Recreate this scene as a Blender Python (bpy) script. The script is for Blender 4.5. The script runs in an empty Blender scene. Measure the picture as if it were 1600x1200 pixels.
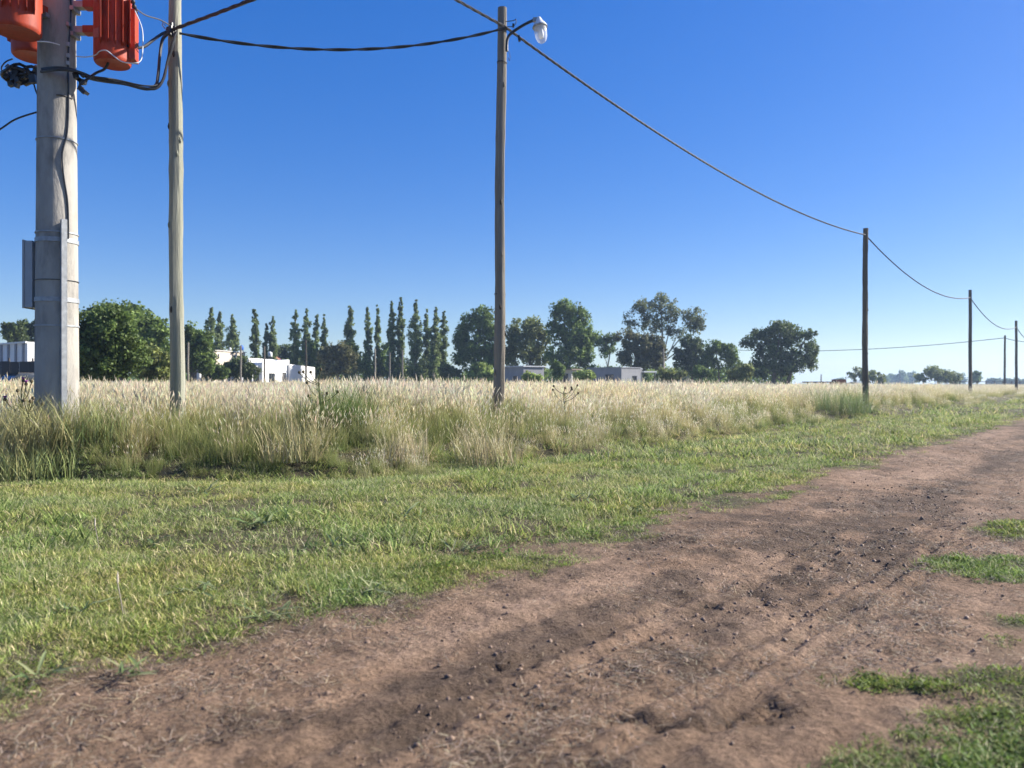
import bpy, math, random
import numpy as np
from mathutils import Vector, Matrix

R = math.radians
rng = np.random.default_rng(11)
random.seed(11)
sc = bpy.context.scene
COL = sc.collection

# ------------------------------------------------------------------ camera, sky, sun, exposure
F = 1202.0          # focal length in pixels of the 1600 px wide photograph
CH = 1.0            # eye height
cam_d = bpy.data.cameras.new('camera')
cam = bpy.data.objects.new('camera', cam_d)
COL.objects.link(cam)
cam.location = (0, 0, CH)
cam.rotation_euler = (R(90), 0, 0)
cam_d.sensor_width = 36
cam_d.lens = 36 * F / 1600
cam_d.clip_start = 0.05
cam_d.clip_end = 12000
cam_d.dof.use_dof = True
cam_d.dof.focus_distance = 7.5
cam_d.dof.aperture_fstop = 2.6
sc.camera = cam

SUN_AZ, SUN_EL = 71.0, 31.0      # azimuth clockwise from +Y (the view direction), elevation
world = bpy.data.worlds.new('World')
sc.world = world
world.use_nodes = True
wn = world.node_tree
wn.nodes.clear()
w_out = wn.nodes.new('ShaderNodeOutputWorld')
w_bg = wn.nodes.new('ShaderNodeBackground')
w_sky = wn.nodes.new('ShaderNodeTexSky')
w_sky.sky_type = 'NISHITA'
w_sky.sun_disc = False
w_sky.sun_elevation = R(SUN_EL)
w_sky.sun_rotation = R(SUN_AZ)
w_sky.altitude = 0
w_sky.air_density = 1.0
w_sky.dust_density = 0.3
w_sky.ozone_density = 6.0
w_bg.inputs['Strength'].default_value = 0.125
w_ga = wn.nodes.new('ShaderNodeGamma')
w_ga.inputs['Gamma'].default_value = 0.63
w_hs = wn.nodes.new('ShaderNodeHueSaturation')
w_hs.inputs['Saturation'].default_value = 1.6
w_hs.inputs['Hue'].default_value = 0.523
wn.links.new(w_sky.outputs[0], w_ga.inputs[0])
wn.links.new(w_ga.outputs[0], w_hs.inputs['Color'])
wn.links.new(w_hs.outputs[0], w_bg.inputs[0])
wn.links.new(w_bg.outputs[0], w_out.inputs[0])

sun_d = bpy.data.lights.new('sun', 'SUN')
sun_d.energy = 5.0
sun_d.angle = R(0.55)
sun_d.color = (1.0, 0.95, 0.87)
sun = bpy.data.objects.new('sun', sun_d)
COL.objects.link(sun)
sun.location = (40, 10, 30)
_sd = Vector((math.sin(R(SUN_AZ)) * math.cos(R(SUN_EL)), math.cos(R(SUN_AZ)) * math.cos(R(SUN_EL)), math.sin(R(SUN_EL))))
sun.rotation_euler = _sd.to_track_quat('Z', 'Y').to_euler()

sc.view_settings.view_transform = 'Standard'
sc.view_settings.look = 'None'
sc.view_settings.gamma = 1
sc.view_settings.use_curve_mapping = False
sc.view_settings.exposure = 1.22
sc.render.engine = 'CYCLES'
cy = sc.cycles
cy.max_bounces = 5
cy.diffuse_bounces = 2
cy.glossy_bounces = 2
cy.transmission_bounces = 4
cy.transparent_max_bounces = 8
cy.volume_bounces = 0
cy.use_denoising = True
cy.use_adaptive_sampling = True
cy.adaptive_threshold = 0.018
cy.sample_clamp_indirect = 6

# ------------------------------------------------------------------ helpers
def P(x, y, d):
    """the point that stands at pixel x, y of the photograph at depth d"""
    return Vector(((x - 800) / F * d, d, CH - (y - 600) / F * d))

def tag(o, label=None, cat=None, group=None, kind=None):
    if label: o['label'] = label
    if cat: o['category'] = cat
    if group: o['group'] = group
    if kind: o['kind'] = kind
    return o

def empty(name, loc, rz=0.0):
    o = bpy.data.objects.new(name, None)
    o.empty_display_size = 0.2
    o.location = loc
    o.rotation_euler = (0, 0, rz)
    COL.objects.link(o)
    return o

def link(name, me, mat=None, parent=None):
    o = bpy.data.objects.new(name, me)
    COL.objects.link(o)
    if mat is not None and not me.materials:
        me.materials.append(mat)
    if parent is not None:
        o.parent = parent
    return o

class MB:
    def __init__(s):
        s.v, s.f = [], []
    def add(s, vs, fs):
        b = len(s.v)
        s.v += [tuple(p) for p in vs]
        s.f += [tuple(b + i for i in f) for f in fs]
        return s
    def box(s, c, size, rot=None):
        hx, hy, hz = size[0] / 2, size[1] / 2, size[2] / 2
        vs = [Vector((x, y, z)) for x in (-hx, hx) for y in (-hy, hy) for z in (-hz, hz)]
        if rot is not None:
            m = rot if isinstance(rot, Matrix) else Matrix.Rotation(rot, 3, 'Z')
            vs = [m @ v for v in vs]
        c = Vector(c)
        return s.add([v + c for v in vs], [(0, 1, 3, 2), (4, 6, 7, 5), (0, 4, 5, 1), (2, 3, 7, 6), (0, 2, 6, 4), (1, 5, 7, 3)])
    def box2(s, a, b):
        return s.box([(a[i] + b[i]) / 2 for i in range(3)], [abs(b[i] - a[i]) for i in range(3)])
    def tube(s, pts, rad, n=8, cap=True):
        pts = [Vector(p) for p in pts]
        if not hasattr(rad, '__len__'):
            rad = [rad] * len(pts)
        up = Vector((0, 0, 1))
        prev = None
        vs, fs = [], []
        for i, p in enumerate(pts):
            t = (pts[min(i + 1, len(pts) - 1)] - pts[max(i - 1, 0)]).normalized()
            if prev is None:
                a = t.cross(up)
                if a.length < 1e-3: a = t.cross(Vector((1, 0, 0)))
                a.normalize()
            else:
                a = (prev - t * prev.dot(t))
                if a.length < 1e-5: a = t.cross(up)
                a.normalize()
            prev = a
            b = t.cross(a)
            for k in range(n):
                an = 2 * math.pi * k / n
                vs.append(p + (a * math.cos(an) + b * math.sin(an)) * rad[i])
        for i in range(len(pts) - 1):
            for k in range(n):
                k2 = (k + 1) % n
                fs.append((i * n + k, i * n + k2, (i + 1) * n + k2, (i + 1) * n + k))
        if cap:
            fs.append(tuple(range(n - 1, -1, -1)))
            fs.append(tuple((len(pts) - 1) * n + k for k in range(n)))
        return s.add(vs, fs)
    def lathe(s, prof, c=(0, 0, 0), n=24):
        vs, fs = [], []
        for r, z in prof:
            for k in range(n):
                an = 2 * math.pi * k / n
                vs.append((c[0] + r * math.cos(an), c[1] + r * math.sin(an), c[2] + z))
        for i in range(len(prof) - 1):
            for k in range(n):
                k2 = (k + 1) % n
                fs.append((i * n + k, i * n + k2, (i + 1) * n + k2, (i + 1) * n + k))
        if prof[0][0] > 1e-4: fs.append(tuple(range(n - 1, -1, -1)))
        if prof[-1][0] > 1e-4: fs.append(tuple((len(prof) - 1) * n + k for k in range(n)))
        return s.add(vs, fs)
    def mesh(s, name, smooth=False):
        me = bpy.data.meshes.new(name)
        me.from_pydata(s.v, [], s.f)
        if smooth:
            me.polygons.foreach_set('use_smooth', [True] * len(me.polygons))
            try: me.set_sharp_from_angle(angle=R(40))
            except Exception: pass
        me.update()
        return me
    def build(s, name, mat, parent=None, smooth=False):
        return link(name, s.mesh(name, smooth), mat, parent)

def np_mesh(name, v, f, cols=None, smooth=False):
    """v (N,3), f (M,k) with k = 3 or 4, cols (N,3)"""
    me = bpy.data.meshes.new(name)
    k = f.shape[1]
    me.vertices.add(len(v)); me.vertices.foreach_set('co', np.asarray(v, np.float32).ravel())
    me.loops.add(f.size); me.loops.foreach_set('vertex_index', f.astype(np.int32).ravel())
    me.polygons.add(len(f)); me.polygons.foreach_set('loop_start', np.arange(len(f), dtype=np.int32) * k)
    if smooth: me.polygons.foreach_set('use_smooth', np.ones(len(f), bool))
    if cols is not None:
        a = me.attributes.new('Col', 'FLOAT_COLOR', 'POINT')
        a.data.foreach_set('color', np.c_[cols, np.ones(len(cols))].astype(np.float32).ravel())
    me.update(calc_edges=True)
    me.validate()
    return me

# numpy value noise
def _h(ix, iy, seed):
    n = (ix.astype(np.int64) * 374761393 + iy.astype(np.int64) * 668265263 + seed * 1442695041) & 0x7fffffff
    n = ((n ^ (n >> 13)) * 1274126177) & 0x7fffffff
    return ((n ^ (n >> 16)) & 0xffff) / 65535.0
def vnoise(x, y, seed=0):
    ix, iy = np.floor(x), np.floor(y)
    fx, fy = x - ix, y - iy
    fx, fy = fx * fx * (3 - 2 * fx), fy * fy * (3 - 2 * fy)
    a, b = _h(ix, iy, seed), _h(ix + 1, iy, seed)
    c, d = _h(ix, iy + 1, seed), _h(ix + 1, iy + 1, seed)
    return (a + (b - a) * fx) * (1 - fy) + (c + (d - c) * fx) * fy
def fbm(x, y, seed=0, o=4):
    r, a, t = 0, 0.5, 0
    for k in range(o):
        r = r + a * vnoise(x * 2 ** k + 17.3 * k, y * 2 ** k - 9.1 * k, seed + k); t += a; a *= 0.55
    return r / t            # 0..1
def sstep(x, a, b):
    t = np.clip((x - a) / (b - a), 0, 1)
    return t * t * (3 - 2 * t)

# ------------------------------------------------------------------ materials
def nd(nt, typ, **kw):
    n = nt.nodes.new(typ)
    for k, v in kw.items():
        if k.startswith('i_'):
            n.inputs[k[2:].replace('_', ' ')].default_value = v
        else:
            setattr(n, k, v)
    return n

def mat(name, col, rough=0.8, var=0.15, scale=6.0, bump=0.0, bscale=40.0, metal=0.0, spec=0.4, stretch=(1, 1, 1), col2=None, c2scale=2.0, c2lo=0.45, c2hi=0.65, coord='Object'):
    m = bpy.data.materials.new(name)
    m.use_nodes = True
    nt = m.node_tree
    b = nt.nodes['Principled BSDF']
    b.inputs['Roughness'].default_value = rough
    b.inputs['Metallic'].default_value = metal
    b.inputs['Specular IOR Level'].default_value = spec
    tc = nd(nt, 'ShaderNodeTexCoord')
    mp = nd(nt, 'ShaderNodeMapping')
    mp.inputs['Scale'].default_value = stretch
    nt.links.new(tc.outputs[coord], mp.inputs[0])
    n1 = nd(nt, 'ShaderNodeTexNoise', i_Scale=scale, i_Detail=6.0, i_Roughness=0.6)
    nt.links.new(mp.outputs[0], n1.inputs['Vector'])
    mr = nd(nt, 'ShaderNodeMapRange')
    mr.inputs[1].default_value = 0.25; mr.inputs[2].default_value = 0.75
    mr.inputs[3].default_value = 1 - var; mr.inputs[4].default_value = 1 + var
    nt.links.new(n1.outputs[0], mr.inputs[0])
    base = nd(nt, 'ShaderNodeRGB'); base.outputs[0].default_value = (*col, 1)
    src = base.outputs[0]
    if col2 is not None:
        n2 = nd(nt, 'ShaderNodeTexNoise', i_Scale=c2scale, i_Detail=5.0, i_Roughness=0.65)
        nt.links.new(mp.outputs[0], n2.inputs['Vector'])
        m2 = nd(nt, 'ShaderNodeMapRange')
        m2.inputs[1].default_value = c2lo; m2.inputs[2].default_value = c2hi
        nt.links.new(n2.outputs[0], m2.inputs[0])
        mx = nd(nt, 'ShaderNodeMix', data_type='RGBA')
        nt.links.new(m2.outputs[0], mx.inputs[0])
        nt.links.new(src, mx.inputs[6]); mx.inputs[7].default_value = (*col2, 1)
        src = mx.outputs[2]
    mul = nd(nt, 'ShaderNodeMix', data_type='RGBA', blend_type='MULTIPLY')
    mul.inputs[0].default_value = 1
    nt.links.new(src, mul.inputs[6]); nt.links.new(mr.outputs[0], mul.inputs[7])
    nt.links.new(mul.outputs[2], b.inputs['Base Color'])
    if bump > 0:
        n3 = nd(nt, 'ShaderNodeTexNoise', i_Scale=bscale, i_Detail=5.0, i_Roughness=0.65)
        nt.links.new(mp.outputs[0], n3.inputs['Vector'])
        bp = nd(nt, 'ShaderNodeBump'); bp.inputs['Strength'].default_value = bump
        bp.inputs['Distance'].default_value = 0.02
        nt.links.new(n3.outputs[0], bp.inputs['Height'])
        nt.links.new(bp.outputs[0], b.inputs['Normal'])
    return m

def leaf_mat(name, tint=(1, 1, 1), trans=0.35, rough=0.6, rnd=0.35, patch=None, patch_scale=0.5):
    """blades and leaves: vertex colour x a per-copy variation, some light passes through"""
    m = bpy.data.materials.new(name)
    m.use_nodes = True
    nt = m.node_tree
    nt.nodes.clear()
    out = nd(nt, 'ShaderNodeOutputMaterial')
    at = nd(nt, 'ShaderNodeAttribute', attribute_name='Col')
    oi = nd(nt, 'ShaderNodeObjectInfo')
    mr = nd(nt, 'ShaderNodeMapRange')
    mr.inputs[3].default_value = 1 - rnd; mr.inputs[4].default_value = 1 + rnd
    nt.links.new(oi.outputs['Random'], mr.inputs[0])
    mul = nd(nt, 'ShaderNodeMix', data_type='RGBA', blend_type='MULTIPLY'); mul.inputs[0].default_value = 1
    nt.links.new(at.outputs['Color'], mul.inputs[6]); nt.links.new(mr.outputs[0], mul.inputs[7])
    src = mul.outputs[2]
    if patch is not None:
        ge = nd(nt, 'ShaderNodeNewGeometry')
        nz = nd(nt, 'ShaderNodeTexNoise', i_Scale=patch_scale, i_Detail=4.0, i_Roughness=0.6)
        nt.links.new(ge.outputs['Position'], nz.inputs['Vector'])
        m2 = nd(nt, 'ShaderNodeMapRange'); m2.inputs[1].default_value = 0.42; m2.inputs[2].default_value = 0.62
        nt.links.new(nz.outputs[0], m2.inputs[0])
        mx = nd(nt, 'ShaderNodeMix', data_type='RGBA', blend_type='MULTIPLY')
        nt.links.new(m2.outputs[0], mx.inputs[0]); nt.links.new(src, mx.inputs[6]); mx.inputs[7].default_value = (*patch, 1)
        src = mx.outputs[2]
    tn = nd(nt, 'ShaderNodeMix', data_type='RGBA', blend_type='MULTIPLY'); tn.inputs[0].default_value = 1
    nt.links.new(src, tn.inputs[6]); tn.inputs[7].default_value = (*tint, 1)
    src = tn.outputs[2]
    b = nd(nt, 'ShaderNodeBsdfPrincipled')
    b.inputs['Roughness'].default_value = rough
    b.inputs['Specular IOR Level'].default_value = 0.25
    tr = nd(nt, 'ShaderNodeBsdfTranslucent')
    ms = nd(nt, 'ShaderNodeMixShader'); ms.inputs[0].default_value = trans
    nt.links.new(src, b.inputs['Base Color']); nt.links.new(src, tr.inputs[0])
    nt.links.new(b.outputs[0], ms.inputs[1]); nt.links.new(tr.outputs[0], ms.inputs[2])
    nt.links.new(ms.outputs[0], out.inputs[0])
    return m

def soil_mat(name):
    m = bpy.data.materials.new(name)
    m.use_nodes = True
    nt = m.node_tree
    b = nt.nodes['Principled BSDF']
    b.inputs['Roughness'].default_value = 0.95
    b.inputs['Specular IOR Level'].default_value = 0.15
    at = nd(nt, 'ShaderNodeAttribute', attribute_name='Col')
    ge = nd(nt, 'ShaderNodeNewGeometry')
    src = at.outputs['Color']
    for scl, lo, hi, det in ((7.0, 0.68, 1.28, 6.0), (55.0, 0.50, 1.45, 6.0)):
        nz = nd(nt, 'ShaderNodeTexNoise', i_Scale=scl, i_Detail=det, i_Roughness=0.65)
        nt.links.new(ge.outputs['Position'], nz.inputs['Vector'])
        mr = nd(nt, 'ShaderNodeMapRange')
        mr.inputs[1].default_value = 0.3; mr.inputs[2].default_value = 0.7
        mr.inputs[3].default_value = lo; mr.inputs[4].default_value = hi
        nt.links.new(nz.outputs[0], mr.inputs[0])
        mul = nd(nt, 'ShaderNodeMix', data_type='RGBA', blend_type='MULTIPLY'); mul.inputs[0].default_value = 1
        nt.links.new(src, mul.inputs[6]); nt.links.new(mr.outputs[0], mul.inputs[7])
        src = mul.outputs[2]
    nt.links.new(src, b.inputs['Base Color'])
    n3 = nd(nt, 'ShaderNodeTexNoise', i_Scale=38.0, i_Detail=8.0, i_Roughness=0.72)
    nt.links.new(ge.outputs['Position'], n3.inputs['Vector'])
    bp = nd(nt, 'ShaderNodeBump'); bp.inputs['Strength'].default_value = 1.0; bp.inputs['Distance'].default_value = 0.035
    nt.links.new(n3.outputs[0], bp.inputs['Height']); nt.links.new(bp.outputs[0], b.inputs['Normal'])
    return m

M = {}
M['soil'] = soil_mat('soil')
M['concrete'] = mat('concrete', (0.36, 0.335, 0.295), 0.9, 0.16, 5, 0.5, 30, spec=0.1, stretch=(1, 1, 0.35), col2=(0.19, 0.18, 0.165), c2scale=4.0, c2lo=0.48, c2hi=0.72)
M['old_wood'] = mat('old_wood', (0.235, 0.213, 0.178), 0.92, 0.28, 14, 0.9, 45, spec=0.1, stretch=(1.6, 1.6, 0.07), col2=(0.15, 0.125, 0.09), c2scale=5.0, c2lo=0.5, c2hi=0.75)
M['green_wood'] = mat('green_wood', (0.285, 0.28, 0.225), 0.92, 0.28, 14, 0.9, 45, spec=0.1, stretch=(1.6, 1.6, 0.07), col2=(0.20, 0.21, 0.14), c2scale=4.0, c2lo=0.45, c2hi=0.75)
M['dark_wood'] = mat('dark_wood', (0.13, 0.11, 0.085), 0.92, 0.28, 14, 0.8, 45, spec=0.1, stretch=(1.6, 1.6, 0.07))
M['knot'] = mat('knot', (0.05, 0.04, 0.03), 0.9, 0.3, 30)
M['orange'] = mat('orange_enamel', (0.40, 0.050, 0.017), 0.55, 0.22, 9, 0.08, 60, spec=0.3, stretch=(1, 1, .45), col2=(0.24, 0.036, 0.017), c2scale=6, c2lo=.5, c2hi=.72)
M['galv'] = mat('galvanised_steel', (0.34, 0.35, 0.355), 0.6, 0.25, 18, 0.1, 60, metal=0.55)
M['greybox'] = mat('grey_box_paint', (0.36, 0.38, 0.40), 0.55, 0.10, 8)
M['black'] = mat('black_cable', (0.018, 0.018, 0.02), 0.45, 0.2, 20, spec=0.5)
M['cable_grey'] = mat('weathered_cable', (0.10, 0.095, 0.095), 0.75, 0.2, 20, spec=0.2)
M['pale_wire'] = mat('pale_wire', (0.62, 0.63, 0.64), 0.5, 0.1, 20)
M['porcelain'] = mat('porcelain', (0.33, 0.16, 0.10), 0.25, 0.1, 10, spec=0.6)
M['white_enamel'] = mat('white_enamel', (0.74, 0.75, 0.74), 0.4, 0.08, 12)
M['plate'] = mat('dull_plate', (0.42, 0.13, 0.09), 0.5, 0.1, 30)
M['cyan_plate'] = mat('cyan_plate', (0.05, 0.20, 0.26), 0.5, 0.1, 30)
M['mark'] = mat('black_print', (0.02, 0.012, 0.01), 0.6, 0.1, 30)
M['white_wall'] = mat('white_wall', (0.78, 0.77, 0.75), 0.9, 0.06, 1.5, 0.1, 20)
M['beige_wall'] = mat('beige_wall', (0.60, 0.51, 0.41), 0.92, 0.09, 1.5, 0.15, 20, col2=(0.50, 0.42, 0.34), c2scale=0.8)
M['grey_wall'] = mat('grey_render', (0.27, 0.27, 0.28), 0.92, 0.12, 1.5, 0.2, 20)
M['pale_wall'] = mat('pale_render', (0.56, 0.53, 0.48), 0.92, 0.1, 1.5, 0.2, 20)
M['steel_sheet'] = mat('roof_sheet', (0.55, 0.56, 0.57), 0.5, 0.12, 2.0, metal=0.2)
M['tile_roof'] = mat('clay_tile', (0.34, 0.15, 0.10), 0.9, 0.25, 5.0, 0.3, 12)
M['brown_roof'] = mat('brown_sheet', (0.24, 0.19, 0.15), 0.85, 0.2, 3.0)
M['brick'] = mat('red_brick', (0.27, 0.12, 0.08), 0.92, 0.25, 9.0, 0.3, 30)
M['glass'] = mat('dark_glass', (0.03, 0.035, 0.04), 0.12, 0.1, 3, spec=0.6)
M['frame_dark'] = mat('dark_frame', (0.10, 0.10, 0.10), 0.6, 0.1, 8)
M['door'] = mat('dark_door', (0.09, 0.085, 0.08), 0.6, 0.15, 6)
M['blue_tank'] = mat('blue_plastic', (0.03, 0.13, 0.50), 0.45, 0.08, 5)
M['dark_panel'] = mat('dark_fence_sheet', (0.046, 0.040, 0.034), 0.8, 0.2, 4)
M['car_paint'] = mat('dark_car_paint', (0.06, 0.055, 0.05), 0.6, 0.05, 5, spec=0.2)
M['rubber'] = mat('rubber', (0.03, 0.03, 0.03), 0.85, 0.1, 20)
M['bark'] = mat('bark', (0.13, 0.105, 0.08), 0.95, 0.25, 6.0, 0.6, 20, stretch=(1, 1, 0.3))
M['pale_bark'] = mat('pale_bark', (0.30, 0.26, 0.21), 0.95, 0.25, 6.0, 0.5, 20, stretch=(1, 1, 0.3))
M['lawn'] = leaf_mat('lawn_blade', tint=(1.15, 1.2, 1.12), trans=0.42, rnd=0.30, patch=(1.20, 1.03, 0.90), patch_scale=0.9)
M['tall'] = leaf_mat('tall_blade', tint=(1.08, 1.1, 1.12), trans=0.45, rnd=0.22, patch=(1.02, 0.98, 0.84), patch_scale=0.35)
M['leaf'] = leaf_mat('tree_leaf', trans=0.38, rnd=0.12)
M['weed'] = leaf_mat('weed_leaf', trans=0.25, rnd=0.2, rough=0.5)
M['straw'] = leaf_mat('straw', trans=0.1, rnd=0.35)

# ------------------------------------------------------------------ the lie of the land
UX, UY = math.sin(R(39.6)), math.cos(R(39.6))      # the track runs 39.6 degrees to the right of the view
def st(x, y):
    return x * UX + y * UY, -x * UY + y * UX
def edge_dist(x, y):
    """how far behind the edge of the tall grass (negative on the mown verge)"""
    s, t = st(x, y)
    n = (fbm(x * 0.7, y * 0.7, 5, 3) - 0.5) * 0.9
    a, b = t - 6.35, (y - 8.45) * 0.95
    k = 0.5
    h = np.clip(0.5 + 0.5 * (b - a) / k, 0, 1)
    return b * (1 - h) + a * h - k * h * (1 - h) + n
def lawn_cover(x, y):
    """0 bare soil .. 1 turf"""
    s, t = st(x, y)
    w = (fbm(s * 1.1, t * 1.1, 21, 4) - 0.5)
    verge = sstep(t + w * 0.75, 2.42, 2.78)
    thin = 1 - 0.75 * (1 - sstep(t, 2.6, 3.5)) * sstep(fbm(x * 2.3, y * 2.3, 33, 3), 0.48, 0.62)
    mid = sstep(0.25 - t + w * 1.5, -0.12, 0.2) * sstep(t + 0.45 + w * 0.9, -0.15, 0.2) * sstep(fbm(s * 1.5 + 4, t * 2.2, 41, 3), 0.40, 0.55)
    wp = (fbm(x * 4.5, y * 4.5, 43, 4) - 0.5)
    for cx_, cy_, ax_, ay_ in ((2.72, 4.22, .34, .42), (3.5, 5.25, .34, .36), (2.14, 3.25, .16, .11), (1.30, 2.61, .20, .07), (1.72, 2.50, .32, .30), (1.22, 2.03, .34, .13), (1.52, 2.12, .42, .30), (3.2, 3.6, .5, .5)):
        mid = np.maximum(mid, sstep(1.12 - np.hypot((x - cx_) / ax_, (y - cy_) / ay_) + wp * 1.5, -0.1, 0.55))
    far_side = sstep(-2.35 - t + w * 0.8, -0.2, 0.3)
    return np.clip(np.maximum(np.maximum(verge * thin, mid), far_side), 0, 1)
HOLLOWS = ((0.60, 2.37, 0.25, 0.055), (0.84, 2.45, 0.07, 0.05), (0.0, 2.85, 0.12, 0.05))
def crumb(x, y, s, t):
    """where the crust of the track is broken into crumbs"""
    return np.exp(-((t - 1.45) / 0.62) ** 2) * sstep(fbm(s * 0.8, t * 2.4, 17, 4), 0.40, 0.60)
def height(x, y):
    s, t = st(x, y)
    e = edge_dist(x, y)
    left = sstep(-x, 1.0, 2.8) * (1 - sstep(-x, 5.0, 6.5))
    w = 0.95 * (1 - left) + (0.25 + .7 * sstep(fbm(x * 1.1, y * 0.2, 63, 2), .4, .65)) * left
    z = 0.25 * sstep(e, 0.0, 1.0 * w + 0.05) - 0.07 * np.exp(-((e + 0.25) / 0.35) ** 2) * (0.35 + 0.65 * left)
    z = z + 0.05 * (fbm(x * 0.33, y * 0.33, 3, 3) - 0.5)
    near = 1 - sstep(np.hypot(x, y), 14, 30)
    c = lawn_cover(x, y)
    bare = (1 - c) * near * (1 - sstep(e, -0.4, 0.1))
    z = z + near * 0.022 * (fbm(x * 2.6, y * 2.6, 8, 4) - 0.5)
    z = z - 0.035 * np.exp(-((t - 1.55) / 0.62) ** 2) - 0.035 * np.exp(-((t + 1.3) / 0.6) ** 2)
    # lumps and broken crust on the bare track
    lump = fbm(x * 6.5, y * 6.5, 13, 4)
    z = z + bare * (0.034 * (lump - 0.5) + 0.016 * (fbm(x * 24, y * 24, 14, 2) - 0.5) + 0.045 * crumb(x, y, s, t) * (fbm(x * 15, y * 15, 19, 3) - 0.45))
    # tyre grooves running along the track
    for t0, amp, fq in ((0.98, 0.011, 0.4), (1.11, 0.015, 0.4), (1.24, 0.012, 0.4), (1.62, 0.009, 0.3), (1.76, 0.012, 0.3), (2.06, 0.007, 0.35)):
        tt = t - t0 - 0.07 * np.sin(s * 0.8 + 1.0)
        z = z + bare * amp * (0.5 * np.exp(-((np.abs(tt) - 0.055) / 0.025) ** 2) - np.exp(-(tt / 0.032) ** 2)) * sstep(vnoise(s * fq + t0 * 1.2, t * 0 + 2.5, 23), 0.25, 0.5)
    tread = np.sin((s + 0.5 * t) * 2 * math.pi / 0.085)
    z = z + bare * 0.012 * tread * np.exp(-((t - 1.82) / 0.10) ** 2) * sstep(vnoise(s * 0.6, t * 0, 29), 0.45, 0.6)
    # two hollows with a broken, shaded rim
    for hx, hy, ha, hb in HOLLOWS:
        ds, dt = (x - hx), (y - hy)
        z = z - 0.036 * np.exp(-((ds / ha) ** 2 + (dt / hb) ** 2)) * sstep(fbm(x * 13, y * 22, 67, 3), .42, .60)
    return z

def soil_colour(x, y):
    s, t = st(x, y)
    e = edge_dist(x, y)
    c = lawn_cover(x, y)
    dirt = np.array((0.262, 0.172, 0.112)); damp_dark = np.array((0.092, 0.066, 0.048)); pale = np.array((0.35, 0.24, 0.165))
    thatch = np.array((0.10, 0.088, 0.048)); field = np.array((0.20, 0.175, 0.09)); bank_shade = np.array((0.05, 0.042, 0.028))
    k = fbm(s * 0.42, t * 2.6, 51, 5) * .55 + .45 * fbm(x * 3.4, y * 3.4, 53, 5)
    kk = sstep(k + 0.13 * np.exp(-((t - 1.40) / 0.50) ** 2) + .05 * crumb(x, y, s, t), 0.52, 0.71) * .8
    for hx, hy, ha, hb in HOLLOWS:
        kk = np.maximum(kk, .9 * np.exp(-(((x - hx) / ha) ** 2 + ((y - hy) / hb) ** 2) * .6) * sstep(fbm(x * 9, y * 12, 69, 3), .3, .6))  # soil colour also turns darker inside the hollows
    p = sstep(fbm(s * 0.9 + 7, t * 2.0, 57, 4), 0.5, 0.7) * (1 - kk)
    col = dirt[None] * (1 - kk)[:, None] + damp_dark[None] * kk[:, None]
    col = col * (1 - 0.6 * p)[:, None] + pale[None] * (0.6 * p)[:, None]
    col = col * (1 - c)[:, None] + thatch[None] * c[:, None]
    f = sstep(e, 0.2, 2.0)
    col = col * (1 - f)[:, None] + field[None] * f[:, None]
    q = np.exp(-((e - 0.1) / 0.3) ** 2) * sstep(-x, 1.4, 2.4) * (1 - sstep(-x, 4.6, 5.6)) * sstep(fbm(x * 1.3, y * 1.3, 61, 3), .35, .6)  # shade on the face of the cut bank, put into the soil colour
    col = col * (1 - 0.75 * q)[:, None] + bank_shade[None] * (0.75 * q)[:, None]
    return col

def gz(x, y):
    return float(height(np.array([float(x)]), np.array([float(y)]))[0])

def build_land():
    rr = [0.25]
    while rr[-1] < 1250:
        r = rr[-1]
        g = 0.08 if r < 2.6 else 0.0055 if r < 8 else 0.011 if r < 26 else 0.07
        rr.append(r * (1 + g))
    rr = np.array(rr)
    aa = np.concatenate([np.arange(-62, 62, 0.23), np.arange(62, 298, 4.0)])
    aa = np.radians(aa)
    na, nr = len(aa), len(rr)
    X = (rr[:, None] * np.sin(aa)[None]).ravel()
    Y = (rr[:, None] * np.cos(aa)[None]).ravel() - 1.4
    Z = height(X, Y)
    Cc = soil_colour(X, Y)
    V = np.c_[X, Y, Z]
    i, j = np.meshgrid(np.arange(nr - 1), np.arange(na), indexing='ij')
    j2 = (j + 1) % na
    Fq = np.stack([i * na + j, (i + 1) * na + j, (i + 1) * na + j2, i * na + j2], -1).reshape(-1, 4)[:, ::-1]
    cen = V[Fq].mean(1)
    s, t = st(cen[:, 0], cen[:, 1])
    road = (t < 2.62) & (t > -2.6) & (np.abs(s) < 420)
    for name, sel, label in (('ground', ~road, 'grassy earth of the verge and the flat field'), ('dirt_road', road, 'brown dirt track with dry ruts and crumbly clods')):
        fq = Fq[sel]
        used, inv = np.unique(fq, return_inverse=True)
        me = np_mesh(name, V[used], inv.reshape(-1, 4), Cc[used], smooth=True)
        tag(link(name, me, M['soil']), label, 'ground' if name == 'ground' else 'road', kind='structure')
build_land()

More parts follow.
